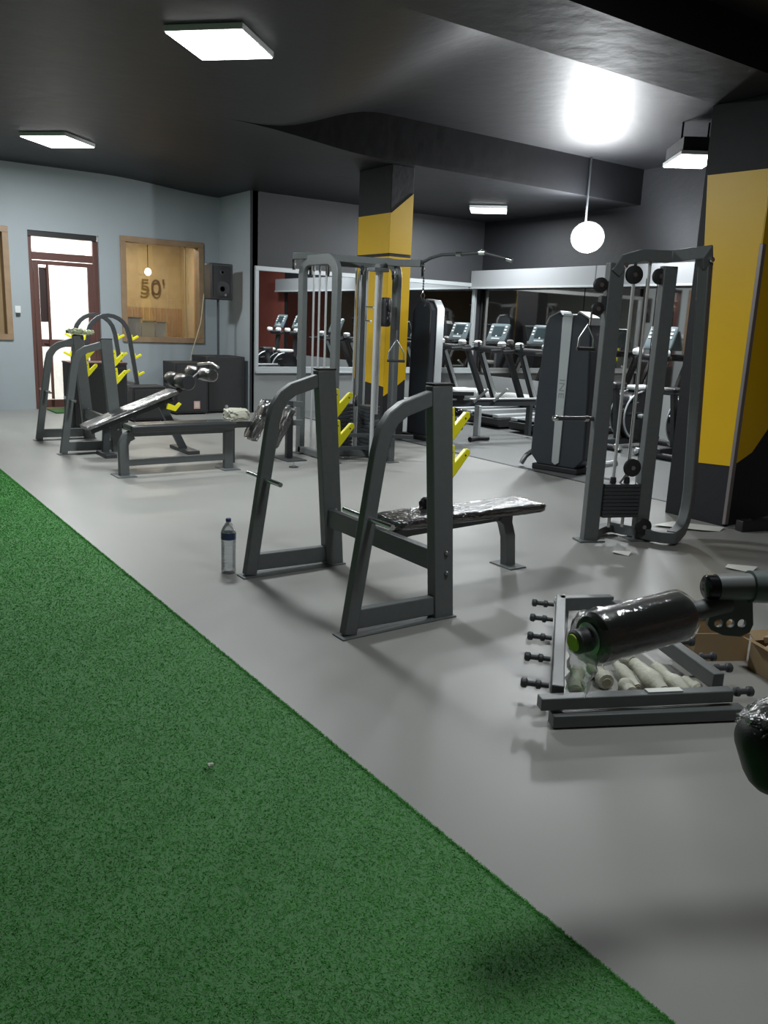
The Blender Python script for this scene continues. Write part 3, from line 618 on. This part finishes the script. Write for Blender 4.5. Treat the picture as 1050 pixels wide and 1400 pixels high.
M().rtube([(6.80, 8.3, .03), (6.80, 9.0, .03)], .07, .05, (1, 0, 0)).build('foot_bar', steel, t, .004)
M().rtube([(6.7, 8.55, .64), (6.9, 8.30, .66), (7.15, 8.2, .66)], .05, .06, (0, 0, 1)).build('rest_arm', steel_dark, t, .004)
M().rbox((6.98, 8.28, .30), (.22, .16, .12), .04, 6).build('foot_rest', vinyl_grey, t)

# ================================================================== LEFT CABLE MACHINE
t = thing('cable_crossover', 'charcoal cable machine with arched frames in front of the far yellow column', 'cable machine', (5.0, 7.8, 0))
def arch_frame(x, ya, yb, h, w=.10):
    r = .17; pts = [(x, ya, 0), (x, ya, h-r)]+[(x, ya-r+r*math.cos(R(a)), h-r+r*math.sin(R(a))) for a in range(15, 91, 15)]
    pts += [(x, yb+r+r*math.cos(R(a)), h-r+r*math.sin(R(a))) for a in range(90, 181, 15)]+[(x, yb, 0)]
    M().rtube(pts, .06, w, (1, 0, 0)).build('arch', steel, t, .006)
    for y in (ya, yb): M().box(x-.07, x+.07, y-.09, y+.09, 0, .01).build('foot_plate', steel, t, .002)
arch_frame(4.66, 8.32, 7.60, 2.14, .11); arch_frame(5.30, 8.10, 7.42, 2.14, .10)
M().rtube([(4.60, 8.40, 2.19), (4.66, 8.2, 2.19), (5.30, 7.36, 2.13), (5.34, 7.04, 2.12)], .07, .07, (0, 0, 1)).build('top_beam', steel, t, .005)
M().rtube([(4.66, 8.1, 2.12), (5.30, 7.9, 2.12)], .06, .06, (0, 0, 1)).build('cross_beam', steel, t, .005)
M().rtube([(4.66, 7.95, .05), (5.30, 7.75, .05)], .07, .07, (0, 0, 1)).build('base_rail', steel, t, .005)
M().rtube([(4.66, 8.32, .05), (4.66, 7.60, .05)], .06, .07, (1, 0, 0)).build('base_rail', steel, t, .005)
M().rtube([(5.30, 8.10, .05), (5.30, 7.42, .05)], .06, .07, (1, 0, 0)).build('base_rail', steel, t, .005)
for x, y in ((4.72, 8.18), (4.735, 8.08), (4.76, 7.98)): M().cyl((x, y, .08), (x, y, 2.12), .012, 10).build('guide_rod', rod, t)
for x, y in ((5.20, 7.98), (5.24, 7.90)): M().cyl((x, y, .08), (x, y, 2.10), .012, 10).build('guide_rod', rod, t)
M().cyl((5.22, 8.10, .62), (5.22, 8.10, 2.1), .011, 10).build('guide_rod', rod, t)
for i in range(12):
    M().box(4.80, 5.12, 7.92, 8.06, .10+i*.042, .10+i*.042+.036).build('weight_plate', steel_dark, t, .002)
    M().box(5.14, 5.27, 7.60, 7.84, .10+i*.042, .10+i*.042+.036).build('weight_plate', steel_dark, t, .002)
M().cyl((4.97, 7.31, .0), (4.97, 7.31, 2.06), .022, 14).build('chrome_column', rod, t, label='dull steel column')
M().cyl((5.03, 7.33, .55), (5.03, 7.33, 2.06), .018, 14).build('chrome_column', rod, t)
M().rtube([(4.97, 7.31, 2.06), (5.2, 7.5, 2.09)], .08, .05, (0, 0, 1)).build('column_bracket', steel, t, .004)
M().box(4.90, 5.08, 7.26, 7.38, 2.02, 2.06).build('column_cap', steel, t, .004)
M().rtube([(4.97, 7.33, .43), (5.25, 7.62, .43)], .05, .05, (0, 0, 1)).build('column_brace', steel_dark, t, .004)
for q, r_ in (((4.60, 8.42, 2.10), .06), ((4.72, 8.25, 2.04), .06), ((4.80, 8.02, 2.03), .055), ((5.05, 7.72, 2.05), .055), ((5.10, 7.45, 2.03), .05), ((5.20, 7.35, 2.0), .05), ((5.34, 7.03, 2.04), .06), ((4.98, 7.65, .66), .065)):
    pulley(q, (.8, -.6, 0), r_, t)
M().rbox((5.12, 7.36, 1.62), (.10, .12, .30), .03, 6).build('carriage', rubber, t)
pulley((5.10, 7.28, 1.70), (.8, -.6, 0), .06, t); pulley((5.12, 7.28, 1.56), (.8, -.6, 0), .06, t)
M().tube([(4.98, 7.36, 1.66), (4.90, 7.40, 1.66), (4.90, 7.40, 1.52), (4.96, 7.38, 1.52)], .012, 8).build('lock_lever', chrome, t)
M().tube([(5.20, 7.24, 1.44), (5.20, 7.24, 1.34)], .008, 6).build('clip', chrome, t)
M().tube([(5.13, 7.28, 1.12), (5.13, 7.28, 1.21), (5.20, 7.24, 1.34), (5.27, 7.20, 1.21), (5.27, 7.20, 1.12)], .008, 8).build('handle_strap', chrome_dull, t)
M().cyl((5.12, 7.29, 1.12), (5.28, 7.19, 1.12), .014).build('hand_grip', rubber, t)
M().tube([(5.34, 7.04, 2.13), (5.36, 6.93, 2.17), (5.40, 6.80, 2.20), (5.46, 6.55, 2.20), (5.52, 6.32, 2.21), (5.60, 6.02, 2.14)], [.016]*6, 10).build('pull_up_bar', steel_dark, t)
for k, (a, c_) in enumerate((((5.44, 6.62, 2.20), (5.455, 6.56, 2.20)), ((5.505, 6.36, 2.21), (5.53, 6.30, 2.21)), ((5.59, 6.05, 2.145), (5.61, 6.0, 2.13)))): M().cyl(a, c_, .022).build('bar_collar', chrome, t)
for k in range(5): M().lathe([(.006, 0), (.012, .01), (.006, .024)], (5.35, 7.02, 1.96-k*.026), (0, 0, 1), 8).build('chain_link', steel_dark, t)
M().tube([(5.35, 7.02, 1.84), (5.33, 7.03, 1.80), (5.35, 7.02, 1.75), (5.37, 7.01, 1.80), (5.35, 7.02, 1.84)], .005, 6).build('snap_hook', chrome, t)
M().tube([(5.35, 7.02, 1.76), (5.38, 6.99, 1.73), (5.37, 7.0, 1.69)], .018, 8).build('hook_end', rubber, t)
for x0, y0, x1, y1_, z in ((4.60, 7.75, 5.45, 7.2, .30), (4.66, 7.6, 5.3, 7.42, .16)): M().rtube([(x0, y0, z), (x1, y1_, z)], .04, .04, (0, 0, 1)).build('lower_brace', steel_dark, t, .003)

# wrapped bench between the racks and the cable machine
t = thing('ab_bench', 'small exercise bench with two plastic wrapped slanted pads', 'bench', (4.1, 8.0, 0))
M().rtube([(3.55, 8.0, .40), (4.50, 8.0, .40)], .05, .06, (0, 1, 0)).build('spine', steel, t, .004)
M().rtube([(4.34, 8.0, .0), (4.34, 8.0, .64)], .06, .07, (0, 1, 0)).build('post', steel_dark, t, .004)
M().rtube([(4.02, 8.0, .64), (4.50, 8.0, .60)], .05, .06, (0, 1, 0)).build('top_arm', steel, t, .004)
M().box(4.22, 4.46, 7.8, 8.2, 0, .012).build('foot_plate', steel_dark, t, .002); M().rtube([(3.66, 8.0, 0), (3.66, 8.0, .38)], .05, .05, (0, 1, 0)).build('leg', steel_dark, t, .004)
for i, (x, z, l) in enumerate(((4.18, .37, .46), (3.93, .44, .42))):
    rr = Matrix.Rotation(R(28), 3, 'Y')
    p = M().rbox((x, 7.90, z), (.07, .2, l), .025, 7, rot=rr).build('pad', vinyl, t)
    M().rbox((x-.01, 7.89, z+.01), (.085, .22, l+.02), .03, 9, rot=rr, jit=.01, seed=21+i).build('plastic_wrap', wrap_heavy, p)
tag(M().rbox((3.72, 8.02, .505), (.22, .2, .11), .03, 7, jit=.015, seed=31).build('packing_film', m_wrapc), 'crumpled pale packing film lying on the small wrapped bench', 'plastic film')
t = thing('floor_bolt', 'tiny bolt lying on the floor left of the cable machine', 'bolt', (4.13, 7.5, 0))
M().lathe([(.02, 0), (.02, .02), (.008, .022), (.008, .05)], (4.13, 7.5, 0)).build('shank', chrome, t); M().lathe([(.05, 0), (.05, .008)], (4.13, 7.5, 0)).build('washer', steel_dark, t)

# ================================================================== TREADMILLS
def console(t, x, z, w=.46, h=.34, tilt=22):
    rt_ = Matrix.Rotation(R(tilt), 3, 'Y')
    cc = V(x, 0, z)
    body = M().rbox(cc, (.05, w, h), .022, 6, rot=rt_).build('console', screen, t, 0, True)
    fo = cc+rt_@V(-.028, 0, .03)
    M().obox(fo, (.006, w*.55, h*.50), rt_).build('display', screen_dk, body, .003, True)
    for sy in (-1, 1):
        for zz in (.11, .055, 0): M().obox(cc+rt_@V(-.028, sy*w*.38, zz), (.008, .045, .028), rt_).build('button', white_pl, body, .003, True)
    M().obox(cc+rt_@V(-.028, 0, -.06), (.008, .03, .03), rt_).build('button', white_pl, body, .003, True); k = M().obox(cc+rt_@V(-.028, 0, -.105), (.007, w*.45, .03), rt_); k.build('label_strip', silver, body, .002, True)
def treadmill(loc, label, grp):
    t = thing('treadmill', label, 'treadmill', loc, 0, grp)
    M().prism([(-.95, .07), (-.95, .16), (.45, .20), (.98, .20), (.98, .05), (-.90, .03)], .78, (0, 0, 0), (1, 0, 0), (0, 0, 1)).build('deck', rubber, t, .01, True)
    M().box(-.90, .46, -.25, .25, .185, .205).build('belt', mat('grey_belt', (.09, .095, .1), .6), t, .004, True)
    for sy in (-1, 1):
        M().box(-.93, .48, sy*.31-.06, sy*.31+.06, .17, .222).build('side_rail', silver, t, .008, True)
        M().box(-.40, .50, sy*.393-.004, sy*.393+.004, .10, .125).build('side_stripe', silver, t, .002, True)
        M().rtube([(.62, sy*.36, .18), (.16, sy*.34, 1.12), (.10, sy*.34, 1.16)], .07, .10, (0, 1, 0)).build('upright', rubber, t, .008, True)
        M().rtube([(.60, sy*.315, .22), (.18, sy*.295, 1.08)], .012, .06, (0, 1, 0)).build('upright_trim', silver, t, .003, True)
        M().tube([(.14, sy*.36, 1.15), (-.05, sy*.36, 1.14), (-.24, sy*.36, 1.13)], .028, 10).build('hand_rail', rubber, t, 0, True)
        c_ = M().rbox((.06, sy*.30, 1.235), (.12, .14, .11), .045, 6).build('cup_holder', white_pl, t, 0, True)
        for zz in (1.21, 1.245): M().rbox((.055, sy*.30, zz), (.135, .15, .012), .005, 3).build('rib', rubber, c_, 0, True)
    M().rbox((.12, 0, 1.15), (.16, .82, .11), .045, 8).build('cross_bar', rubber, t, 0, True)
    M().rbox((.74, 0, .29), (.46, .70, .20), .08, 8).build('motor_hood', white_pl if True else rubber, t, 0, True)
    M().rtube([(-.03, .16, 1.18), (-.05, .16, 1.27)], .02, .03, (0, 1, 0)).build('speed_lever', rubber, t, 0, True)
    console(t, .24, 1.42)
    return t
G = 'treadmills facing the right wall'
tm = treadmill((9.55, 11.7, 0), 'treadmill farthest from us, seen just right of the slim tower', G)
dup(tm, (9.55, 10.68, 0), label='treadmill second from the framed mirror, below its right edge')
dup(tm, (9.55, 9.66, 0), label='treadmill directly behind the silver striped tower')
dup(tm, (9.55, 8.64, 0), label='nearest treadmill of the row, mostly hidden by the silver striped tower')

def elliptical(loc, label, grp):
    t = thing('exercise_bike', label, 'exercise bike', loc, 0, grp)
    dr = [(.36*math.cos(R(a)), .43+.34*math.sin(R(a))) for a in range(0, 360, 15)]
    M().prism(dr, .22, (0, 0, 0), (1, 0, 0), (0, 0, 1)).build('flywheel_cover', black_gloss, t, .02, True)
    for sy in (-1, 1):
        ring = M(); pts = [(.345*math.cos(R(a)), sy*.115, .43+.325*math.sin(R(a))) for a in range(95, 250, 10)]; ring.tube(pts, .012, 8); ring.build('trim_ring', silver, t, 0, True)
        M().rbox((.02, sy*.20, .44 if sy < 0 else .30), (.30, .10, .05), .02, 5).build('pedal', silver, t, 0, True)
        M().cyl((.0, sy*.1, .43), (.0, sy*.2, .37), .02, 10).build('crank', chrome_dull, t, 0, True)
        M().tube([(-.10, sy*.13, .62), (-.22, sy*.15, .61)], .012, 8).build('foot_link', chrome, t, 0, True)
    M().rbox((.05, 0, .80), (.36, .18, .07), .03, 6).build('top_cap', white_pl, t, 0, True)
    M().rtube([(-.62, 0, .09), (.55, 0, .09)], .09, .08, (0, 1, 0)).build('base_rail', steel_dark, t, .01, True)
    for x in (-.60, .52):
        fb = M().tube([(x, -.27, .045), (x, .27, .045)], .04, 12).build('foot_bar', rubber, t, 0, True)
        for sy in (-1, 1): M().tube([(x, sy*.24, .06), (x-.02, sy*.30, .06), (x-.03, sy*.33, .02)], [.045, .05, .04], 12).build('foot_cap', chrome_dull, fb, 0, True)
    M().rtube([(.28, 0, .62), (.34, 0, 1.15)], .08, .10, (0, 1, 0)).build('mast', rubber, t, .008, True)
    M().rbox((.30, 0, 1.20), (.14, .50, .09), .04, 6).build('cross_bar', rubber, t, 0, True)
    for sy in (-1, 1):
        M().rbox((.22, sy*.22, 1.27), (.12, .13, .09), .04, 6).build('cup_holder', white_pl, t, 0, True)
    M().rtube([(-.30, 0, .12), (-.42, 0, .80)], .06, .08, (0, 1, 0)).build('seat_post', steel_dark, t, .006, True)
    M().rbox((-.44, 0, .84), (.26, .22, .08), .035, 6).build('saddle', vinyl, t, 0, True)
    console(t, .40, 1.46, .44, .34, 24)
    return t
G = 'exercise bikes behind the right cable tower'
el = elliptical((9.22, 7.25, 0), 'black exercise bike seen between the two posts of the right cable tower', G)
dup(el, (9.22, 6.35, 0), label='black exercise bike seen beside the right yellow column')

# ================================================================== FRAME LYING ON THE FLOOR WITH PEGS
t = thing('plate_rack_frame', 'dismantled charcoal A shaped rack frame with pegs lying on the floor', 'gym rack', (2.8, 2.3, 0))
A0, A1, B0, B1 = V(2.335, 2.06, .10), V(3.20, 2.86, .10), V(2.95, 1.78, .10), V(3.36, 2.80, .10)
M().rtube([A0, A1], .072, .05, (0, 0, 1)).build('left_rail', steel, t, .004)
M().rtube([V(3.02, 1.80, .10), V(3.40, 2.66, .10)], .072, .05, (0, 0, 1)).build('right_rail', steel, t, .004)
M().rtube([V(3.17, 2.84, .10), V(3.44, 2.72, .10)], .072, .05, (0, 0, 1)).build('apex_rail', steel, t, .004)
M().rtube([V(2.44, 2.16, .045), V(3.18, 2.80, .045)], .05, .03, (0, 0, 1)).build('inner_rail', steel_dark, t, .003)
M().rtube([V(2.225, 2.05, .095), V(2.965, 1.71, .095)], .05, .052, (0, 0, 1)).build('near_beam', steel, t, .004)
M().rtube([V(2.26, 2.015, .032), V(2.99, 1.665, .032)], .05, .06, (0, 0, 1)).build('near_beam', steel, t, .004)
dl = (A1-A0).normalized(); dn = V(-dl.y, dl.x, 0)
def peg(p, d):
    pr_ = [(.011, 0), (.011, .03), (.019, .035), (.020, .05), (.012, .055), (.012, .085), (.021, .092), (.021, .108), (.014, .114)]
    M().lathe(pr_, p, d, 10).build('peg', steel_dark, t)
for k in (.06, .30, .52, .74, .94): peg(A0.lerp(A1, k)+dn*.034, dn)
Bq0, Bq1 = V(3.02, 1.80, .10), V(3.40, 2.66, .10); db = (Bq1-Bq0).normalized(); dbn = V(db.y, -db.x, 0)
for k in (.14, .27, .46, .60): peg(Bq0.lerp(Bq1, k)+dbn*.034, dbn)
peg(V(2.96, 1.72, .10), (.9, -.42, 0))
# wrapped bundles
specs = [((2.62, 2.21), 40, .20, .032, 'pale wrapped bundle farthest left inside the floor frame'), ((2.76, 2.21), 62, .18, .034, 'pale wrapped bundle second from the left inside the floor frame'),
         ((2.752, 2.045), 60, .11, .03, 'short pale wrapped bundle with a flared end beside the near beam'), ((2.86, 2.14), 62, .24, .026, 'slim pale wrapped bundle in the middle of the floor frame'),
         ((2.91, 2.06), 66, .26, .038, 'thick pale wrapped bundle right of the slim one'), ((2.985, 2.00), 70, .24, .032, 'pale wrapped bundle beside the right rail of the frame'),
         ((3.03, 1.93), 75, .10, .026, 'small pale wrapped bundle in the right corner of the frame'), ((3.02, 2.30), 80, .16, .03, 'pale wrapped bundle at the back, below the black roller')]
for i, ((x, y), a, l, r_, lab) in enumerate(specs):
    d_ = V(math.cos(R(a)), math.sin(R(a)), .05); p0 = V(x, y, r_+.006)-d_*l/2
    r_ *= 1.12; t2 = thing('wrapped_bundle', lab, 'bundle', (x, y, 0), 0, 'wrapped bundles in the floor frame')
    n_ = 9; rad = []
    for j in range(n_+1):
        u = j/n_; rad.append(r_*(.92+.16*math.sin(u*9+i)+rnd.uniform(-.08, .08))*(1 if u < .7 else 1-.9*(u-.7)))
    rad[0] *= .8
    M().tube([p0+d_*l*j/n_+V(0, 0, rnd.uniform(-.002, .002)) for j in range(n_+1)], rad, 12).build('wrapping', m_wrapc, t2)
    M().lathe([(r_*.55, 0), (r_*.5, .004)], p0-d_*.004, -d_, 12).build('end', mat('tan_end', (.38, .34, .24), .7), t2)
for p_, lab in (((3.36, 2.98), 'small crumpled white tissue behind the apex of the floor frame'), ((3.62, 2.58), 'small white scrap behind the black roller')):
    tag(M().rbox((*p_, .03), (.08, .07, .06), .02, 6, jit=.012, seed=int(p_[0]*100)).build('tissue', m_paper), lab, 'paper scrap')
tag(M().obox((2.70, 1.835, .1235), (.15, .035, .004), Matrix.Rotation(R(-24.7), 3, 'Z')).build('paper_strip', m_paper), 'white paper strip lying on the near beam of the floor frame', 'paper')

# cardboard boxes
def carton(x, y, rz, L, W, h, lab, fill):
    t = thing('cardboard_box', lab, 'box', (x, y, 0), R(rz), 'cardboard boxes on the right')
    th = .006
    for nm, bx in (('side', (-L/2, L/2, -W/2, -W/2+th)), ('side', (-L/2, L/2, W/2-th, W/2)), ('side', (-L/2, -L/2+th, -W/2+th, W/2-th)), ('side', (L/2-th, L/2, -W/2+th, W/2-th))):
        M().box(*bx, 0, h).build(nm, m_card, t, .001, True)
    M().box(-L/2+th, L/2-th, -W/2+th, W/2-th, 0, th).build('bottom', m_card, t, 0, True)
    M().obox((-L/2-.02, 0, h+.004), (.06, W*.96, .004), Matrix.Rotation(R(25), 3, 'Y')).build('flap', m_card, t, 0, True)
    M().obox((0, W/2+.015, h+.012), (L*.95, .06, .004), Matrix.Rotation(R(30), 3, 'X')).build('flap', m_card, t, 0, True)
    for i, (a, b_, c_, l) in enumerate(fill):
        M().obox((a, b_, c_), (l, .05, .03), Matrix.Rotation(R(20+50*i), 3, 'Z')@Matrix.Rotation(R(14*i-10), 3, 'Y')).build('carton_insert', m_paper if i % 2 else m_card, t, .002, True)
carton(3.51, 2.17, -28, .27, .23, .14, 'open brown cardboard box beside the floor frame', ((.03, 0, .06, .15), (-.05, .04, .05, .1)))
carton(3.60, 1.79, -22, .30, .24, .14, 'brown cardboard box full of white inserts at the right edge', ((-.08, .02, .14, .16), (.02, -.03, .15, .2), (-.04, .06, .16, .14), (.06, .05, .17, .12)))

# paper sheets
for i, (pts, lab) in enumerate(((((5.50, 4.02), (5.80, 4.06), (5.98, 3.70), (5.86, 3.66), (5.72, 3.72)), 'white paper sheet lying at the foot of the yellow column'),
                                (((4.52, 3.62), (4.60, 3.66), (4.66, 3.56), (4.58, 3.52)), 'small white paper piece in front of the right cable tower'),
                                (((4.92, 3.00), (5.05, 3.06), (5.14, 2.90), (5.0, 2.86)), 'small white paper scrap near the grey machine arm'))):
    b = M(); n = len(pts); b.add([(x, y, .003+.012*((k % 2) == 0)) for k, (x, y) in enumerate(pts)]+[(x, y, .001+.012*((k % 2) == 0)) for k, (x, y) in enumerate(pts)], [tuple(range(n)), tuple(range(n, 2*n))[::-1]]+[(k, (k+1) % n, n+(k+1) % n, n+k) for k in range(n)])
    tag(b.build('paper_sheet', m_paper, smooth=False), lab, 'paper')
tag(M().rbox((1.01, 2.38, .022), (.022, .012, .012), .005, 4, jit=.002, seed=2).build('turf_fleck', m_paper), 'tiny white fleck of foam on the green turf', 'debris')

# ================================================================== NEAR MACHINE WITH ROLLER, RIGHT EDGE
t = thing('hip_machine', 'grey machine arm with a big wrapped black roller at the right edge', 'gym machine', (2.6, 1.0, 0))
ra, rb = V(1.548, 1.277, .758), V(1.850, 1.228, .785)
ax = (rb-ra).normalized()
rp = M().tube([ra-ax*.0, ra+ax*.012, rb-ax*.02, rb], [.056, .066, .066, .054], 32).build('roller_pad', mat('grey_black_vinyl', (.085, .09, .087), .3, coat=.5), t)
wr = M(); n1, n2 = 26, 30; vs = []; rr_ = random.Random(5); u0 = ax.cross(V(0, 0, 1)).normalized(); q0 = ax.cross(u0)
for i in range(n1+1):
    u = i/n1; p_ = ra-ax*.03+ax*((rb-ra).length+.045)*u
    base = .0685 if .08 < u < .93 else (.046+.0225*min(1, u/.08) if u <= .08 else .0685-.02*(u-.93)/.07)
    for j in range(n2): a = 2*PI*j/n2; k = base+rr_.uniform(-.0004, .0008)*(9 if u < .2 else 1); vs.append(p_+(u0*math.cos(a)+q0*math.sin(a))*k)
wr.add(vs, [(n2*i+j, n2*i+(j+1) % n2, n2*(i+1)+(j+1) % n2, n2*(i+1)+j) for i in range(n1) for j in range(n2)])
wr.build('plastic_wrap', wrap, rp)
# loose crumpled end of the wrap
lw = M(); vs = []
for i in range(9):
    for j in range(7):
        vs.append(ra-ax*(.01+.03*math.sin(j*1.1)*.5)+V(0, 0, 1)*(-.02-.016*i)+u0*(-.055+.019*j*(1-.04*i))+ax*rr_.uniform(-.012, .012)+u0*rr_.uniform(-.006, .006))
lw.add(vs, [(7*i+j, 7*i+j+1, 7*i+j+8, 7*i+j+7) for i in range(8) for j in range(6)]); lw.build('loose_wrap', wrap_sheet, rp)
M().tube([ra-ax*.05, ra-ax*.045, ra+ax*.01], [.026, .031, .031], 20).build('axle_end', steel, t)
M().lathe([(.022, 0), (.021, .004)], ra-ax*.051, -ax, 20).build('axle_cap', mat('lime_cap', (.55, .65, .05), .4), t, label='lime green axle cap')
M().lathe([(.040, 0), (.042, .004), (.030, .008)], ra-ax*.001, -ax, 24).build('washer', chrome_dull, t)
kb = V(1.945, 1.225, .845)
ad = V(.80, -.45, .03).normalized()
M().tube([rb-ax*.02, rb+ax*.06, kb+ad*.06+V(0, 0, -.045)], .026, 14).build('axle_end', steel, t)
M().tube([kb-ad*.012, kb-ad*.006, kb+ad*.035], [.026, .034, .034], 20).build('end_knob', black_gloss, t)
arm = [kb+ad*.02, kb+ad*.12]
M().tube(arm, .036, 20).build('pivot_sleeve', mat('mid_grey_enamel', (.17, .185, .18), .4), t, label='grey pivot sleeve')
greytube = mat('grey_green_enamel', (.13, .16, .155), .35, coat=.2)
M().tube([kb+ad*.115, kb+ad*.20+V(0, 0, -.004), kb+ad*.30+V(0, 0, -.018), kb+ad*.42+V(0, 0, -.04), V(2.42, .98, .72), V(2.50, .95, .55), V(2.52, .94, .03)], .044, 22).build('arm', greytube, t)
# plate with three round holes cut out of it
def holed_plate():
    o_ = kb+ad*.075+V(0, 0, -.075); ex = V(ad.x, ad.y, 0).normalized(); outl = [(-.055, .07), (.045, .07), (.062, -.03), (.055, -.052), (.03, -.064), (-.02, -.060), (-.055, -.045), (-.066, -.03)]
    bm = bmesh.new(); nrm = ex.cross(V(0, 0, 1))
    crv = bpy.data.curves.new('bracket_plate', 'CURVE'); crv.dimensions = '2D'; crv.fill_mode = 'BOTH'; crv.extrude = .006; crv.bevel_depth = .0012
    def spl(p): 
        s_ = crv.splines.new('POLY'); s_.points.add(len(p)-1); s_.use_cyclic_u = True
        for q, (a, b_) in zip(s_.points, p): q.co = (a, b_, 0, 1)
    spl(outl)
    for cx in (-.036, -.003, .03): spl([(cx+.0135*math.cos(R(a)), -.027+.0135*math.sin(R(a))) for a in range(0, 360, 24)])
    mo = bpy.data.objects.new('tmp_plate', crv); C.objects.link(mo); bpy.context.view_layer.update()
    me = bpy.data.meshes.new_from_object(mo.evaluated_get(bpy.context.evaluated_depsgraph_get())); bpy.data.objects.remove(mo)
    me.transform(Matrix.Translation(o_-t.location) @ Matrix(((ex.x, 0, nrm.x, 0), (ex.y, 0, nrm.y, 0), (0, 1, 0, 0), (0, 0, 0, 1))))
    me.materials.clear(); me.materials.append(steel); o2 = bpy.data.objects.new('bracket_plate', me); C.objects.link(o2); o2.parent = t
holed_plate()
M().rtube([V(2.52, .94, .03), V(2.52, .40, .03)], .10, .06, (0, 0, 1)).build('base_rail', steel, t, .005)
M().rtube([V(1.92, .72, .04), V(2.55, .60, .04)], .09, .07, (0, 0, 1)).build('base_rail', steel, t, .005)
M().rbox((1.86, .74, .045), (.13, .12, .09), .035, 8).build('rubber_foot', rubber, t)
M().rtube([V(2.50, .94, .60), V(2.0, .80, .62), V(1.70, .79, .66), V(1.54, .765, .70)], .05, .05, (0, 0, 1)).build('pad_arm', steel, t, .004)
rp2 = Matrix.Rotation(R(-36), 3, 'Z') @ Matrix.Rotation(R(-22), 3, 'Y')
pd = M().rbox((1.515, .752, .715), (.16, .12, .17), .055, 10, rot=rp2).build('hip_pad', mat('dark_green_black_vinyl', (.02, .026, .023), .5, bump=.1, bscale=200), t)
M().rbox((1.525, .757, .755), (.168, .13, .11), .05, 12, rot=rp2, jit=.006, seed=11).build('plastic_wrap', wrap_heavy, pd)

# black machine with red bolts at the foot of the right column
t = thing('plate_loaded_machine', 'black machine with small red fittings partly hidden by the right column face', 'gym machine', (6.5, 3.4, 0))
blk = mat('black_enamel', (.016, .015, .016), .35)
M().rtube([V(6.02, 3.60, .045), V(6.95, 3.35, .045)], .09, .08, (0, 0, 1)).build('base_rail', blk, t, .006)
M().box(6.30, 6.80, 3.38, 3.44, .08, .50).build('side_plate', blk, t, .03)
M().lathe([(.045, 0), (.045, .01), (.035, .012), (.033, .004)], (6.34, 3.376, .24), (0, -1, 0), 24).build('chrome_ring', chrome, t)
for x, z in ((6.22, .42), (6.25, .37)): M().lathe([(.03, 0), (.03, .02), (.02, .03)], (x, 3.40, z), (-.3, -1, 0), 12).build('red_knob', m_red, t)
M().rtube([V(6.44, 3.42, .35), V(6.48, 3.46, 1.0), V(6.58, 3.50, 1.25)], .08, .08, (0, 1, 0)).build('lever', blk, t, .008)
M().lathe([(.05, -.06), (.16, -.05), (.17, 0), (.16, .05), (.05, .06)], (6.50, 3.45, 1.12), (.5, -1, 0), 24).build('weight_disc', blk, t)
M().lathe([(.03, 0), (.03, .02)], (6.46, 3.39, 1.13), (.5, -1, 0), 12).build('red_knob', m_red, t)
M().rbox((6.62, 3.42, .70), (.34, .14, .42), .05, 7).build('weight_housing', blk, t)
M().tube([V(6.1, 3.56, .1), V(6.4, 3.46, .13)], .006, 6).build('linkage', chrome, t)
